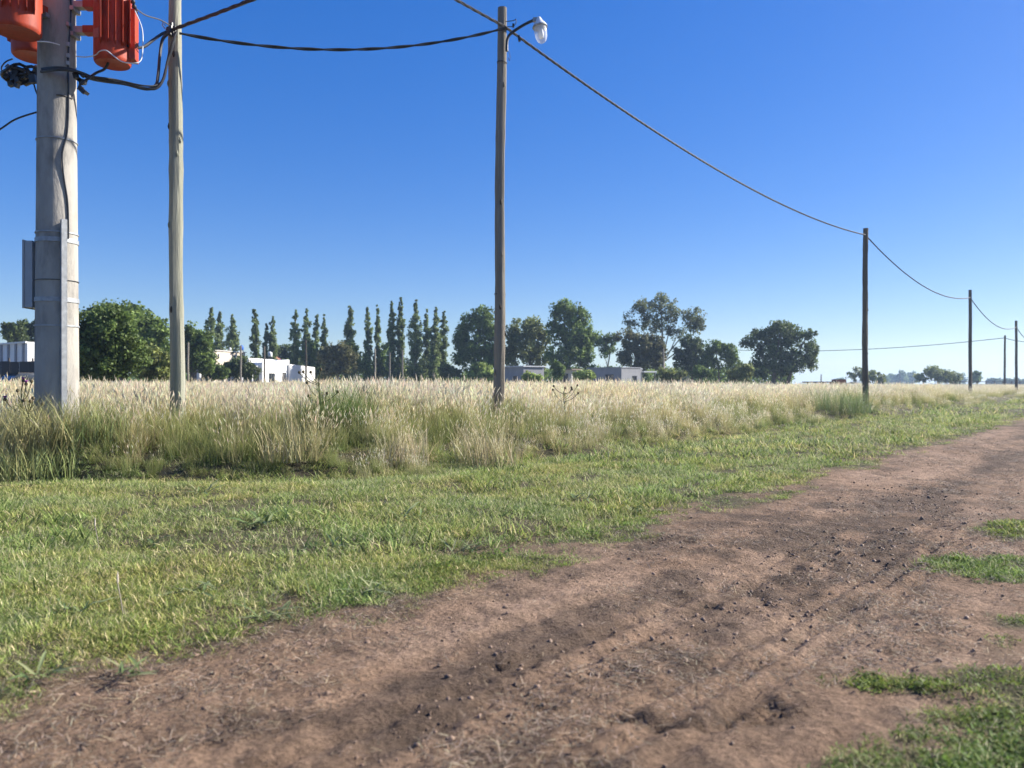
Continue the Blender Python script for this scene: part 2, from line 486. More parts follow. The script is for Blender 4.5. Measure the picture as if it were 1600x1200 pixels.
# ------------------------------------------------------------------ scattered ground cover (one object each, copies made by its own nodes)
def scatter(name, protos, pts, rot, scl, idx, material, label, cat):
    V, Fc, Cc, Pr = [], [], [], []
    off = 0
    for k, (v, f, c) in enumerate(protos):
        V.append(v); Fc.append(f + off); Cc.append(c); Pr.append(np.full(len(v), k)); off += len(v)
    nv = off
    V = np.concatenate(V + [pts]); Cc = np.concatenate(Cc + [np.ones((len(pts), 3))]); Fc = np.concatenate(Fc)
    me = bpy.data.meshes.new(name)
    me.vertices.add(len(V)); me.vertices.foreach_set('co', V.astype(np.float32).ravel())
    k = Fc.shape[1]
    me.loops.add(Fc.size); me.loops.foreach_set('vertex_index', Fc.astype(np.int32).ravel())
    me.polygons.add(len(Fc)); me.polygons.foreach_set('loop_start', np.arange(len(Fc), dtype=np.int32) * k)
    def attr(nm, typ, key, arr):
        a = me.attributes.new(nm, typ, 'POINT'); a.data.foreach_set(key, arr.ravel())
    attr('Col', 'FLOAT_COLOR', 'color', np.c_[Cc, np.ones(len(Cc))].astype(np.float32))
    attr('proto', 'INT', 'value', np.concatenate(Pr + [np.full(len(pts), -1)]).astype(np.int32))
    attr('rot', 'FLOAT_VECTOR', 'vector', np.concatenate([np.zeros((nv, 3)), rot]).astype(np.float32))
    attr('scl', 'FLOAT', 'value', np.concatenate([np.ones(nv), scl]).astype(np.float32))
    attr('pick', 'INT', 'value', np.concatenate([np.zeros(nv), idx]).astype(np.int32))
    me.update(calc_edges=True)
    o = link(name, me, material)
    ng = bpy.data.node_groups.new(name + '_scatter', 'GeometryNodeTree')
    ng.interface.new_socket('Geometry', in_out='INPUT', socket_type='NodeSocketGeometry')
    ng.interface.new_socket('Geometry', in_out='OUTPUT', socket_type='NodeSocketGeometry')
    gi, go = ng.nodes.new('NodeGroupInput'), ng.nodes.new('NodeGroupOutput')
    def named(nm, typ):
        n = ng.nodes.new('GeometryNodeInputNamedAttribute'); n.data_type = typ; n.inputs['Name'].default_value = nm
        return n.outputs['Attribute']
    pr = named('proto', 'INT')
    def pick(k):
        cmp = ng.nodes.new('FunctionNodeCompare'); cmp.data_type = 'INT'; cmp.operation = 'EQUAL'
        ng.links.new(pr, cmp.inputs[2]); cmp.inputs[3].default_value = k
        sp = ng.nodes.new('GeometryNodeSeparateGeometry'); sp.domain = 'POINT'
        ng.links.new(gi.outputs[0], sp.inputs[0]); ng.links.new(cmp.outputs[0], sp.inputs[1])
        return sp.outputs[0]
    join = ng.nodes.new('GeometryNodeJoinGeometry')
    for k in range(len(protos) - 1, -1, -1):
        g2 = ng.nodes.new('GeometryNodeGeometryToInstance')
        ng.links.new(pick(k), g2.inputs[0]); ng.links.new(g2.outputs[0], join.inputs[0])
    iop = ng.nodes.new('GeometryNodeInstanceOnPoints')
    ng.links.new(pick(-1), iop.inputs['Points']); ng.links.new(join.outputs[0], iop.inputs['Instance'])
    iop.inputs['Pick Instance'].default_value = True
    ng.links.new(named('pick', 'INT'), iop.inputs['Instance Index'])
    ng.links.new(named('rot', 'FLOAT_VECTOR'), iop.inputs['Rotation'])
    ng.links.new(named('scl', 'FLOAT'), iop.inputs['Scale'])
    ng.links.new(iop.outputs[0], go.inputs[0])
    md = o.modifiers.new('scatter', 'NODES'); md.node_group = ng
    return tag(o, label, cat, kind='stuff')

def ribbons(base, az, lean, length, width, c0, c1, segs=3, droop=0.5, tip=0.1):
    """N blades: arrays base (N,3), azimuth, lean at the root, length, width, colours (N,3) at root and tip -> quads"""
    N = len(base)
    side = np.c_[-np.sin(az), np.cos(az), np.zeros(N)]
    fwd = np.c_[np.cos(az), np.sin(az), np.zeros(N)]
    tw = rng.uniform(0, math.pi, N)
    side = side * np.cos(tw)[:, None] + fwd * np.sin(tw)[:, None] * 0.8
    p = base.copy(); ang = lean.copy()
    V, C = [], []
    for k in range(segs + 1):
        q = k / segs
        w = width * (1 - (1 - tip) * q ** 1.5) * 0.5
        V += [p - side * w[:, None], p + side * w[:, None]]
        c = c0 * (1 - q) + c1 * q
        C += [c, c]
        step = length / segs
        p = p + fwd * (np.sin(ang) * step)[:, None] + np.array([0, 0, 1.0])[None] * (np.cos(ang) * step)[:, None]
        ang = ang + droop * (0.4 + q)
    V = np.stack(V, 1).reshape(-1, 3); C = np.stack(C, 1).reshape(-1, 3)
    n = 2 * (segs + 1)
    f = []
    for k in range(segs):
        f.append(np.stack([np.arange(N) * n + 2 * k, np.arange(N) * n + 2 * k + 1, np.arange(N) * n + 2 * k + 3, np.arange(N) * n + 2 * k + 2], -1))
    return V, np.concatenate(f), C

def merge(parts):
    V, Fc, C, off = [], [], [], 0
    for v, f, c in parts:
        V.append(v); Fc.append(f + off); C.append(c); off += len(v)
    return np.concatenate(V), np.concatenate(Fc), np.concatenate(C)

def jitter(c, n, a=0.2, b=0.08):
    c = np.asarray(c, float)[None] * (1 + rng.uniform(-a, a, (n, 1))) * (1 + rng.uniform(-b, b, (n, 3)))
    return np.clip(c, 0.004, 0.9)

def disc(n, r):
    a, q = rng.uniform(0, 2 * math.pi, n), np.sqrt(rng.uniform(0, 1, n)) * r
    return np.c_[q * np.cos(a), q * np.sin(a), np.zeros(n)]

GREEN = (0.185, 0.245, 0.072); LIME = (0.30, 0.33, 0.118); DRY = (0.48, 0.435, 0.27); DARKG = (0.080, 0.125, 0.038)
CREAM = (0.69, 0.635, 0.50); STRAW = (0.53, 0.465, 0.27)

def lawn_patch(n, r, lo, hi, cols, w=0.0052):
    b = disc(n, r); b[:, 2] = -0.004
    parts = []
    ks = rng.choice(len(cols), n, p=[c[1] for c in cols])
    c0 = np.array([cols[k][0] for k in ks]) * (1 + rng.uniform(-.25, .25, (n, 1)))
    ln = rng.uniform(lo, hi, n)
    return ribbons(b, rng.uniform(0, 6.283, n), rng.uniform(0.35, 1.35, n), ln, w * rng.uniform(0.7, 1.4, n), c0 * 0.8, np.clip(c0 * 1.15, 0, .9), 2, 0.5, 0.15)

lawn_protos = []
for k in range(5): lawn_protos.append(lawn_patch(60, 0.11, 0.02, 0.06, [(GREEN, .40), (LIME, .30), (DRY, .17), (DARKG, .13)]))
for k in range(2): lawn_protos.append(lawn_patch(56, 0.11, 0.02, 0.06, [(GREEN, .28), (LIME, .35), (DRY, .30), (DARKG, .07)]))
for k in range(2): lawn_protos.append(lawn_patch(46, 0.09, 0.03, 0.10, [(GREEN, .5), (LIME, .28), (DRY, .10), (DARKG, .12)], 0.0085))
# low creeping leaves
def creeper(n, r):
    b = disc(n, r); b[:, 2] = rng.uniform(0.0, 0.025, n)
    c = jitter((0.13, 0.185, 0.045), n, .3)
    return ribbons(b, rng.uniform(0, 6.283, n), rng.uniform(0.7, 1.4, n), rng.uniform(0.015, 0.034, n), rng.uniform(.007, .013, n), c, c * 1.1, 2, 0.25, 0.35)
for k in range(2): lawn_protos.append(creeper(55, 0.09))

def frustum_pts(n, y0, y1, pw, margin=1.5, kx=0.70):
    """random points over the ground in front of the camera, denser near for pw < 1"""
    u = rng.uniform(0, 1, n)
    y = (y0 ** pw + u * (y1 ** pw - y0 ** pw)) ** (1 / pw)
    x = rng.uniform(-1, 1, n) * (kx * y + margin)
    return x, y

def scatter_lawn():
    X, Y, S = [], [], []
    for n, y0, y1, pw, sc0 in ((19000, 1.1, 4.5, 1.7, 0.85), (17000, 4.2, 10.0, 1.7, 1.05), (11000, 9.5, 24, 1.5, 1.7), (7000, 23, 70, 1.2, 3.2)):
        x, y = frustum_pts(n, y0, y1, pw)
        X.append(x); Y.append(y); S.append(np.full(n, sc0))
    x, y, s0 = map(np.concatenate, (X, Y, S))
    e = edge_dist(x, y); c = lawn_cover(x, y); s, t = st(x, y)
    keep = (rng.uniform(0, 1, len(x)) < c ** 1.3) & (e < 0.6)
    hole = fbm(x * 1.7, y * 1.7, 71, 4)
    keep &= ~((hole > 0.55) & (rng.uniform(0, 1, len(x)) < 0.72))
    # the cut bank on the left stays nearly bare
    keep &= ~((e > -0.25) & (x < -1.8) & (x > -5.2) & (fbm(x * 1.3, y * 1.3, 61, 3) > .5) & (rng.uniform(0, 1, len(x)) < 0.5))
    x, y, s0, e, t = x[keep], y[keep], s0[keep], e[keep], t[keep]
    n = len(x)
    dry = fbm(x * 0.6, y * 0.6, 77, 3)
    idx = rng.integers(0, 5, n)
    r = rng.uniform(0, 1, n)
    idx = np.where((dry > 0.5) & (r < 0.45), rng.integers(5, 7, n), idx)
    tuft = fbm(x * 1.2, y * 1.2, 79, 3)
    idx = np.where((tuft > 0.55) & (r > 0.62), rng.integers(7, 9, n), idx)
    idx = np.where((t < 1.1) | ((t < 3.1) & (r > .7)), np.where(rng.uniform(0, 1, n) < .6, rng.integers(9, 11, n), idx), idx)
    sclv = s0 * rng.uniform(0.7, 1.35, n) * (0.62 + 0.38 * sstep(t, 2.5, 3.4))
    rot = np.c_[rng.normal(0, .12, n), rng.normal(0, .12, n), rng.uniform(0, 6.283, n)]
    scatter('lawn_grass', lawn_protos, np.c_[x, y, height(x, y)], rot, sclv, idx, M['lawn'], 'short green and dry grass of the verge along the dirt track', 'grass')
scatter_lawn()

def stalks(n, r, lo, hi, cs, lean=0.22, head=True, w=0.0055):
    b = disc(n, r)
    az = rng.uniform(0, 6.283, n); ln = rng.uniform(lo, hi, n); le = np.abs(rng.normal(0, lean, n))
    c = jitter(cs, n, .2)
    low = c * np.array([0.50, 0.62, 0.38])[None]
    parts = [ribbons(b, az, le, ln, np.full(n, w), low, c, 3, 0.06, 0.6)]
    if head:
        # the panicle: two crossed slim spindles at the tip
        p = b.copy(); ang = le.copy()
        for k in range(3):
            st_ = ln / 3
            p = p + np.c_[np.cos(az) * np.sin(ang) * st_, np.sin(az) * np.sin(ang) * st_, np.cos(ang) * st_]
            ang = ang + 0.06 * (0.4 + k / 3)
        hl = rng.uniform(0.06, 0.17, n); hw = rng.uniform(0.0045, 0.0105, n)
        hc = jitter(CREAM, n, .18)
        fw = np.c_[np.cos(az) * np.sin(ang + .15), np.sin(az) * np.sin(ang + .15), np.cos(ang + .15)]
        for q in (0, 1):
            sd = np.c_[-np.sin(az), np.cos(az), np.zeros(n)] if q == 0 else np.c_[np.cos(az), np.sin(az), np.zeros(n)]
            a = p - fw * (hl * 0.15)[:, None]; m = p + fw * (hl * 0.35)[:, None]; t_ = p + fw * (hl * 0.9)[:, None]
            V = np.stack([a, m - sd * hw[:, None], t_, m + sd * hw[:, None]], 1).reshape(-1, 3)
            f = np.arange(n * 4).reshape(n, 4)
            parts.append((V, f, np.repeat(hc, 4, 0)))
    return parts

def blades(n, r, lo, hi, cs, lean=0.3, droop=0.35, w=0.009, tipc=None):
    b = disc(n, r)
    c = jitter(cs, n, .28)
    tipcol = jitter(tipc, n, .2) if tipc is not None else c * 1.15
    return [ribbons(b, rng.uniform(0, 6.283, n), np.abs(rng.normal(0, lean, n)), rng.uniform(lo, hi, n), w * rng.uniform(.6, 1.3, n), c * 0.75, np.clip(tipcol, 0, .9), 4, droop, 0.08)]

TG = (0.205, 0.225, 0.075)
tall_protos = []
for k in range(3):   # cream-headed stand
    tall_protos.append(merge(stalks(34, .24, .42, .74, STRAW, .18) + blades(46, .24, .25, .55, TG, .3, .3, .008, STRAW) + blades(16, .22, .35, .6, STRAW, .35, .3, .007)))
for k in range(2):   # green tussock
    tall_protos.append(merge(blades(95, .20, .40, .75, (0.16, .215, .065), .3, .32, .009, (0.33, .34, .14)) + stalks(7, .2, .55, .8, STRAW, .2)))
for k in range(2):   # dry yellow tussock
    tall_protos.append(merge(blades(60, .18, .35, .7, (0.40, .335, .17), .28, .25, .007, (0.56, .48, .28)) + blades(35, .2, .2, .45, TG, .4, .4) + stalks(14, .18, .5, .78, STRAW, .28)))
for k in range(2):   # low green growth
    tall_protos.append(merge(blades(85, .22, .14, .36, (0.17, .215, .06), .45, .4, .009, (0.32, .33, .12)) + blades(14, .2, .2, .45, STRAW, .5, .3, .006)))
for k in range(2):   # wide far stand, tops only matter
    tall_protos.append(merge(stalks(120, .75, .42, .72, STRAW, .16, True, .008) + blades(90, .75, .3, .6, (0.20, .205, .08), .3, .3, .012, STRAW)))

def scatter_tall():
    X, Y, K = [], [], []
    for n, y0, y1, pw, far in ((17000, 8.3, 20, 1.6, 0), (9000, 19, 42, 1.6, 0), (5200, 28, 75, 1.6, 1), (4200, 70, 170, 1.5, 1)):
        x, y = frustum_pts(n, y0, y1, pw, 2.5, .72)
        X.append(x); Y.append(y); K.append(np.full(n, far))
    x, y, far = map(np.concatenate, (X, Y, K))
    e = edge_dist(x, y)
    left = sstep(-x, 1.5, 3.5)
    r = rng.uniform(0, 1, len(x))
    dens = sstep(e, -0.3, 0.45)
    keep = r < dens
    # around the foot of the poles and on the left bank it grows thinner
    keep &= ~((e < 1.3) & (rng.uniform(0, 1, len(x)) < .30))
    x, y, far, e, left = x[keep], y[keep], far[keep], e[keep], left[keep]
    n = len(x); r = rng.uniform(0, 1, n); pn = fbm(x * .5, y * .5, 91, 3)
    # kinds 0-2 cream stand, 3-4 green, 5-6 dry, 7-8 low
    wide = rng.integers(0, 3, n)
    near_edge = 1 - sstep(e, 0.8, 4.2)
    idx = wide.copy()
    gr = (pn < 0.47)
    idx = np.where((r < 0.30 + .35 * near_edge) & gr, rng.integers(3, 5, n), idx)
    idx = np.where((r < 0.18 + .40 * near_edge) & ~gr, rng.integers(5, 7, n), idx)
    idx = np.where((rng.uniform(0, 1, n) < .42 * near_edge), rng.integers(7, 9, n), idx)
    idx = np.where((left > .5) & (e < 2.2) & (rng.uniform(0, 1, n) < .42), rng.integers(7, 9, n), idx)
    idx = np.where(far == 1, rng.integers(9, 11, n), idx)
    s0 = rng.uniform(0.72, 1.04, n) * (0.36 + 0.64 * sstep(e, -0.1, 1.9 - 1.0 * left)) * (0.86 + 0.28 * fbm(x * .8, y * .8, 95, 3)) * (1 - 0.12 * left * (1 - sstep(e, 1.5, 4)))
    s0 = np.where(far == 1, s0 * .9, s0)
    rot = np.c_[rng.normal(0, .12, n), rng.normal(0, .12, n), rng.uniform(0, 6.283, n)]
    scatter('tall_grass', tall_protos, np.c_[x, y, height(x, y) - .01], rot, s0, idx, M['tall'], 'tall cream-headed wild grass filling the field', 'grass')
scatter_tall()

def lump_proto(r):
    v = np.array([(0, 0, 1), (.9, 0, .45), (.28, .86, .45), (-.73, .53, .45), (-.73, -.53, .45), (.28, -.86, .45), (.73, .53, -.4), (-.28, .86, -.4), (-.9, 0, -.4), (-.28, -.86, -.4), (.73, -.53, -.4), (0, 0, -.8)], float)
    v = v * rng.uniform(.65, 1.3, (12, 1)) * r * np.array([1, 1, .62])
    f = np.array([(0, 1, 2), (0, 2, 3), (0, 3, 4), (0, 4, 5), (0, 5, 1), (1, 6, 2), (2, 7, 3), (3, 8, 4), (4, 9, 5), (5, 10, 1), (6, 7, 2), (7, 8, 3), (8, 9, 4), (9, 10, 5), (10, 6, 1), (6, 11, 7), (7, 11, 8), (8, 11, 9), (9, 11, 10), (10, 11, 6)])
    c = np.array([(0.25, .168, .115)]) * rng.uniform(.65, 1.2) * np.ones((12, 1))
    return v, f, c

def scatter_litter():
    x, y = frustum_pts(150000, 1.3, 15, 1.5)
    s, t = st(x, y)
    c = lawn_cover(x, y); e = edge_dist(x, y)
    w = crumb(x, y, s, t)
    keep = (rng.uniform(0, 1, len(x)) < (1 - c) * (0.05 + 0.75 * w)) & (t < 2.9)
    x, y = x[keep], y[keep]; n = len(x)
    scl = np.exp(rng.normal(0, .65, n)) * .48
    scatter('soil_clods', [lump_proto(.008) for _ in range(6)], np.c_[x, y, height(x, y) - .001], rng.uniform(0, 6.283, (n, 3)), np.clip(scl, .2, 1.7), rng.integers(0, 6, n), M['straw'], 'small crumbly clods of earth on the dirt track', 'soil')
    # dry chopped straw
    pr = []
    for k in range(6):
        m = 16
        b = disc(m, .07); b[:, 2] = rng.uniform(.002, .012, m)
        cc = jitter((0.30, .235, .16), m, .45); cc[rng.uniform(0, 1, m) < .45] *= .32
        pr.append(ribbons(b, rng.uniform(0, 6.283, m), rng.uniform(1.2, 1.62, m), rng.uniform(.012, .05, m), rng.uniform(.002, .0042, m), cc, cc * 1.1, 2, .05, .5))
    x, y = frustum_pts(80000, 1.3, 16, 1.4)
    s, t = st(x, y); c = lawn_cover(x, y)
    w = sstep(fbm(s * .9 + 3, t * 2.2, 107, 4), .46, .64)
    keep = (rng.uniform(0, 1, len(x)) < (1 - c) * (0.05 + 0.6 * w) + .12 * c) & (t < 6) & (edge_dist(x, y) < .1)
    x, y = x[keep], y[keep]; n = len(x)
    scatter('straw_litter', pr, np.c_[x, y, height(x, y) + .002], np.c_[rng.normal(0, .1, n), rng.normal(0, .1, n), rng.uniform(0, 6.283, n)], rng.uniform(.6, 1.3, n), rng.integers(0, 6, n), M['straw'], 'chopped dry straw strewn over the dirt track', 'straw')
scatter_litter()

# ------------------------------------------------------------------ poles
def wood_pole(d, px, top_y, r0, r1, label, m, seed, lean_px=0.0, group='wooden poles carrying the cable along the verge', fine=True, name='wooden_pole'):
    rd = random.Random(seed)
    x0 = (px - 800) / F * d
    g = gz(x0, d)
    H = CH + (600 - top_y) / F * d - g
    root = empty(name, (x0, d, g))
    tag(root, label, 'pole', group)
    n = 14 if fine else 8
    k = 34 if fine else 10
    pts, rad = [], []
    ph, ph2 = rd.uniform(0, 6), rd.uniform(0, 6)
    for i in range(k + 1):
        q = i / k
        bend = 0.010 * math.sin(q * 5.1 + ph) + 0.006 * math.sin(q * 13 + ph2)
        pts.append((lean_px / F * d * q + bend, 0.02 * math.sin(q * 4 + ph2), -0.3 + (H + 0.3) * q))
        rad.append((r0 + (r1 - r0) * q) * (1 + (rd.uniform(-.05, .05) if fine else 0)))
    mb = MB().tube(pts, rad, n)
    # the surface of a peeled trunk is never round
    vv = []
    for j, v in enumerate(mb.v):
        i, kk = divmod(j, n)
        c = pts[min(i, k)]
        f = 1 + .05 * math.sin(kk * 2.1 + ph) + .03 * math.sin(kk * 4.4 + i * .3)
        vv.append((c[0] + (v[0] - c[0]) * f, c[1] + (v[1] - c[1]) * f, v[2]))
    mb.v = vv
    mb.build('shaft', m, root, True)
    if fine:
        for j in range(7):
            q = rd.uniform(.1, .92); i = int(q * k)
            an = rd.uniform(-2.9, -0.2)
            c = Vector(pts[i]); rr = rad[i] * 1.0
            p = c + Vector((math.cos(an) * rr, math.sin(an) * rr, 0))
            kb = MB(); kb.lathe([(0.0, -.045), (.018, -.03), (.026, 0), (.016, .03), (0.0, .05)], (0, 0, 0), 8)
            ko = kb.build('knot', M['knot'] if j % 2 else m, root, True)
            ko.location = p
            ko.scale = (.7, .7, 1)
    return root, H, pts, rad

pole3, H3, pts3, _ = wood_pole(12.0, 779, 12, .088, .068, 'bare wooden pole with the white street lamp near its top', M['old_wood'], 3, 6)
pole2, H2, pts2, _ = wood_pole(10.0, 276, -22, .092, .078, 'knotty weathered pole next to the concrete pole, tangle of black cables round it', M['green_wood'], 8, -2)
wood_pole(27.4, 1352, 357, .105, .085, 'dark wooden pole where the twisted cable first sags down, right of the broad dark tree', M['dark_wood'], 4, 0)
wood_pole(43.5, 1516, 453, .105, .085, 'thin dark pole, second beyond the street lamp pole along the track', M['dark_wood'], 5, 0, fine=False)
wood_pole(58.7, 1588, 501, .105, .085, 'small far pole at the right picture edge, third beyond the street lamp pole', M['dark_wood'], 6, 0, fine=False)
wood_pole(85, 1570, 524, .12, .10, 'far thin pole carrying the single level wire across the field', M['dark_wood'], 7, 0, fine=False, group='far poles')

# strap and old wire wrapped round the lamp pole
def ring(z, r, h, n=20, wob=0.0):
    mb = MB()
    mb.lathe([(r, -h / 2), (r + .008, -h / 2), (r + .008, h / 2), (r, h / 2)], (0, 0, z), n)
    mb.f = [f for f in mb.f if len(f) == 4]
    vs = len(mb.v)
    for k in range(n):
        mb.f.append((3 * n + k, 3 * n + (k + 1) % n, (k + 1) % n, k))
    return mb
for py in (98, 460):
    z = CH + (600 - py) / F * 12 - pole3.location.z
    q = z / H3
    o = ring(0, .088 - .02 * q + .004, .012).build('wire_wrap', M['black'], pole3)
    o.location = (6 / F * 12 * q, 0, z); o.rotation_euler = (.05, .06, 0)

# the concrete pole
CX, CY = (89 - 800) / F * 9.3, 9.3
CG = gz(CX, CY)
def cz(py, d=9.3): return CH + (600 - py) / F * d
conc = tag(empty('concrete_pole', (CX, CY, CG)), 'thick round concrete pole carrying the orange transformers', 'pole')
def crad(z): return .242 - (.242 - .205) * (z / 4.7)
mb = MB()
prof = []
for i in range(40):
    z = -.3 + i * (8.6 + .3) / 39
    prof.append((crad(z), z))
mb.lathe(prof, (0, 0, 0), 40)
mb.build('shaft', M['concrete'], conc, True)
for py, h in ((222, .012), (366, .016), (378, .052), (470, .052), (510, .018), (440, .008)):
    z = cz(py) - CG
    ring(z, crad(z) + .002, h, 36).build('steel_band', M['galv'] if py != 440 else M['black'], conc)
# cable duct: a steel channel up the side that faces the track
duct_az = R(-44)
z0, z1 = cz(605) - CG - .6, cz(348) - CG
dr = crad(1.5) + .02
dm = MB(); mt = Matrix.Rotation(duct_az + math.pi / 2, 3, 'Z')
for cx_, cy_, sx, sy in ((0, -.022, .062, .006), (-.028, 0, .006, .05), (.028, 0, .006, .05)):
    c = mt @ Vector((cx_, cy_ - .012, 0))
    dm.box(Vector((math.cos(duct_az) * dr, math.sin(duct_az) * dr, (z0 + z1) / 2)) + c, (sx * .8, sy, z1 - z0), mt)
dm.build('cable_duct', M['galv'], conc)

# the grey box strapped on the pole
bx = tag(empty('cable_box', (CX - .315, CY + .05, cz(481))), 'narrow grey steel box strapped to the side of the concrete pole', 'box')
bh = .80
MB().box((.012, 0, bh / 2), (.095, .24, bh)).build('body', M['greybox'], bx)
MB().box((-.046, 0, bh / 2), (.02, .26, bh + .02)).build('door', M['greybox'], bx)
for zz in (.075, bh - .075 + .02):
    MB().box((.09, 0, zz), (.06, .10, .05)).build('mounting_bracket', M['frame_dark'], bx)
MB().box((-.065, -.07, bh * .5), (.018, .025, .09)).build('handle', M['frame_dark'], bx)

# ------------------------------------------------------------------ transformers
def transformer(loc, r, hgt, fin_az, label, to_pole, extra=None, group='orange transformers round the concrete pole', nfin=5):
    root = empty('transformer', loc)
    tag(root, label, 'transformer', group)
    mb = MB()
    mb.lathe([(0, .02), (r * .80, .012), (r * .92, .0), (r * .985, .02), (r, .05), (r, hgt * .80), (r * 1.04, hgt * .805), (r * 1.04, hgt * .825), (r, hgt * .83), (r, hgt * .93), (r * .93, hgt * .97), (0, hgt)], (0, 0, 0), 36)
    mb.build('tank', M['orange'], root, True)
    fz0, fz1 = hgt * .17, hgt * .76
    fd = Vector((math.cos(fin_az), math.sin(fin_az), 0)); sd = Vector((-fd.y, fd.x, 0))
    for k in range(nfin):
        o_ = (k - (nfin - 1) / 2) * .078
        inner = math.sqrt(max(r * r - o_ * o_, .01)) - .01
        outer = r + .045
        f = MB()
        a = fd * inner + sd * o_; b = fd * outer + sd * o_
        th = sd * .004
        f.add([a - th + Vector((0, 0, fz0)), b - th + Vector((0, 0, fz0 + .03)), b - th + Vector((0, 0, fz1 - .03)), a - th + Vector((0, 0, fz1)),
               a + th + Vector((0, 0, fz0)), b + th + Vector((0, 0, fz0 + .03)), b + th + Vector((0, 0, fz1 - .03)), a + th + Vector((0, 0, fz1))],
              [(0, 1, 2, 3), (7, 6, 5, 4), (0, 4, 5, 1), (1, 5, 6, 2), (2, 6, 7, 3), (3, 7, 4, 0)])
        f.build('cooling_fin', M['orange'], root)
    # hangers to the pole
    v = Vector((to_pole[0] - loc[0], to_pole[1] - loc[1], 0)); L = v.length; v.normalize()
    for zz in (hgt * .40, hgt * .70):
        ang = math.atan2(v.y, v.x)
        p = v * (r + .05); g = MB().box((p.x, p.y, zz), (.15, .12, .085), ang)
        g.build('lug', M['orange'], root)
        a0, a1 = r + .12, L - .19
        p = v * ((a0 + a1) / 2); MB().box((p.x, p.y, zz), (max(a1 - a0, .03), .10, .075), ang).build('hanger', M['galv'], root)
        p = v * (a1 - .03); MB().box((p.x, p.y, zz - .06), (.05, .16, .05), ang).build('hanger_foot', M['galv'], root)
    for k, an in enumerate((.4, 2.4)):
        q = Vector((math.cos(an) * r * .5, math.sin(an) * r * .5, hgt * .96))
        pr = []
        for j in range(5):
            pr += [(.035, j * .06), (.06, j * .06 + .02), (.035, j * .06 + .045)]
        MB().lathe([(.03, -.03)] + pr + [(.012, .31), (.012, .37)], q, 14).build('bushing', M['porcelain'], root, True)
    return root

TR = Vector(((176 - 800) / F * 9.3, 9.3, cz(101)))
t_right = transformer(TR, .208, 1.02, R(-55), 'sunlit orange transformer between the concrete pole and the wooden pole', (CX, CY))
# salmon side panel on the sunny side, with three louvres and a nameplate
pa = R(12)
pv = Vector((math.cos(pa), math.sin(pa), 0))
pn = MB(); pn.box(pv * .235 + Vector((0, 0, .36)), (.07, .17, .60), pa)
pan = pn.build('side_panel', M['orange'], t_right)
for k in range(3):
    lv = MB(); lv.box(pv * .235 + Vector((0, 0, .27 - k * .035)), (.078, .13, .012), pa); lv.build('louvre', M['mark'], pan)
na = R(-118)
MB().box(Vector((math.cos(na) * .208, math.sin(na) * .208, .30)), (.012, .10, .11), na).build('nameplate', M['plate'], t_right)
ka = R(2)
for k in range(3):
    MB().lathe([(.0, 0), (.022, .004), (.03, .02), (.022, .045), (0, .05)], (math.cos(ka) * .27, math.sin(ka) * .27 - .03 * k, .62 + .045 * k), 10).build('terminal', M['black'], t_right, True)

TL = Vector(((27 - 800) / F * 8.75, 8.75, CH + (600 - 52) / F * 8.75))
t_left = transformer(TL, .245, 1.05, R(-55), 'orange transformer on the near side of the concrete pole, cut by the picture edge', (CX, CY))
# the small black warning mark printed on the tank
ma = R(-117)
def on_tank(az, z, r=.247): return Vector((math.cos(az) * r, math.sin(az) * r, z))
mk = MB()
def stroke(pts, w):
    for (a0, zz0), (a1, zz1) in zip(pts[:-1], pts[1:]):
        p, q = on_tank(a0, zz0), on_tank(a1, zz1)
        d = (q - p); L = d.length; d.normalize()
        nrm = Vector((math.cos((a0 + a1) / 2), math.sin((a0 + a1) / 2), 0)); s_ = d.cross(nrm).normalized() * w
        mk.add([p - s_, p + s_, q + s_, q - s_, p - s_ + nrm * .003, p + s_ + nrm * .003, q + s_ + nrm * .003, q - s_ + nrm * .003], [(0, 1, 2, 3), (7, 6, 5, 4), (0, 4, 5, 1), (1, 5, 6, 2), (2, 6, 7, 3), (3, 7, 4, 0)])
z_ = .21
stroke([(ma - .12, z_), (ma + .05, z_ + .075)], .005)
stroke([(ma + .05, z_ + .075), (ma + .12, z_ + .055), (ma + .10, z_ + .03)], .009)
stroke([(ma - .12, z_), (ma - .02, z_ + .015), (ma + .16, z_ - .012)], .005)
stroke([(ma - .10, z_ - .03), (ma + .2, z_ - .035)], .003)
mk.build('printed_mark', M['mark'], t_left)

TB = Vector(((52 - 800) / F * 9.95, 9.95, CH + (600 - 90) / F * 9.95))
t_back = transformer(TB, .245, 1.0, R(-150), 'shaded orange transformer half hidden behind the concrete pole', (CX, CY), nfin=4)
ba = R(-98)
MB().box(Vector((math.cos(ba) * .245, math.sin(ba) * .245, .17)), (.012, .13, .06), ba).build('label_plate', M['cyan_plate'], t_back)

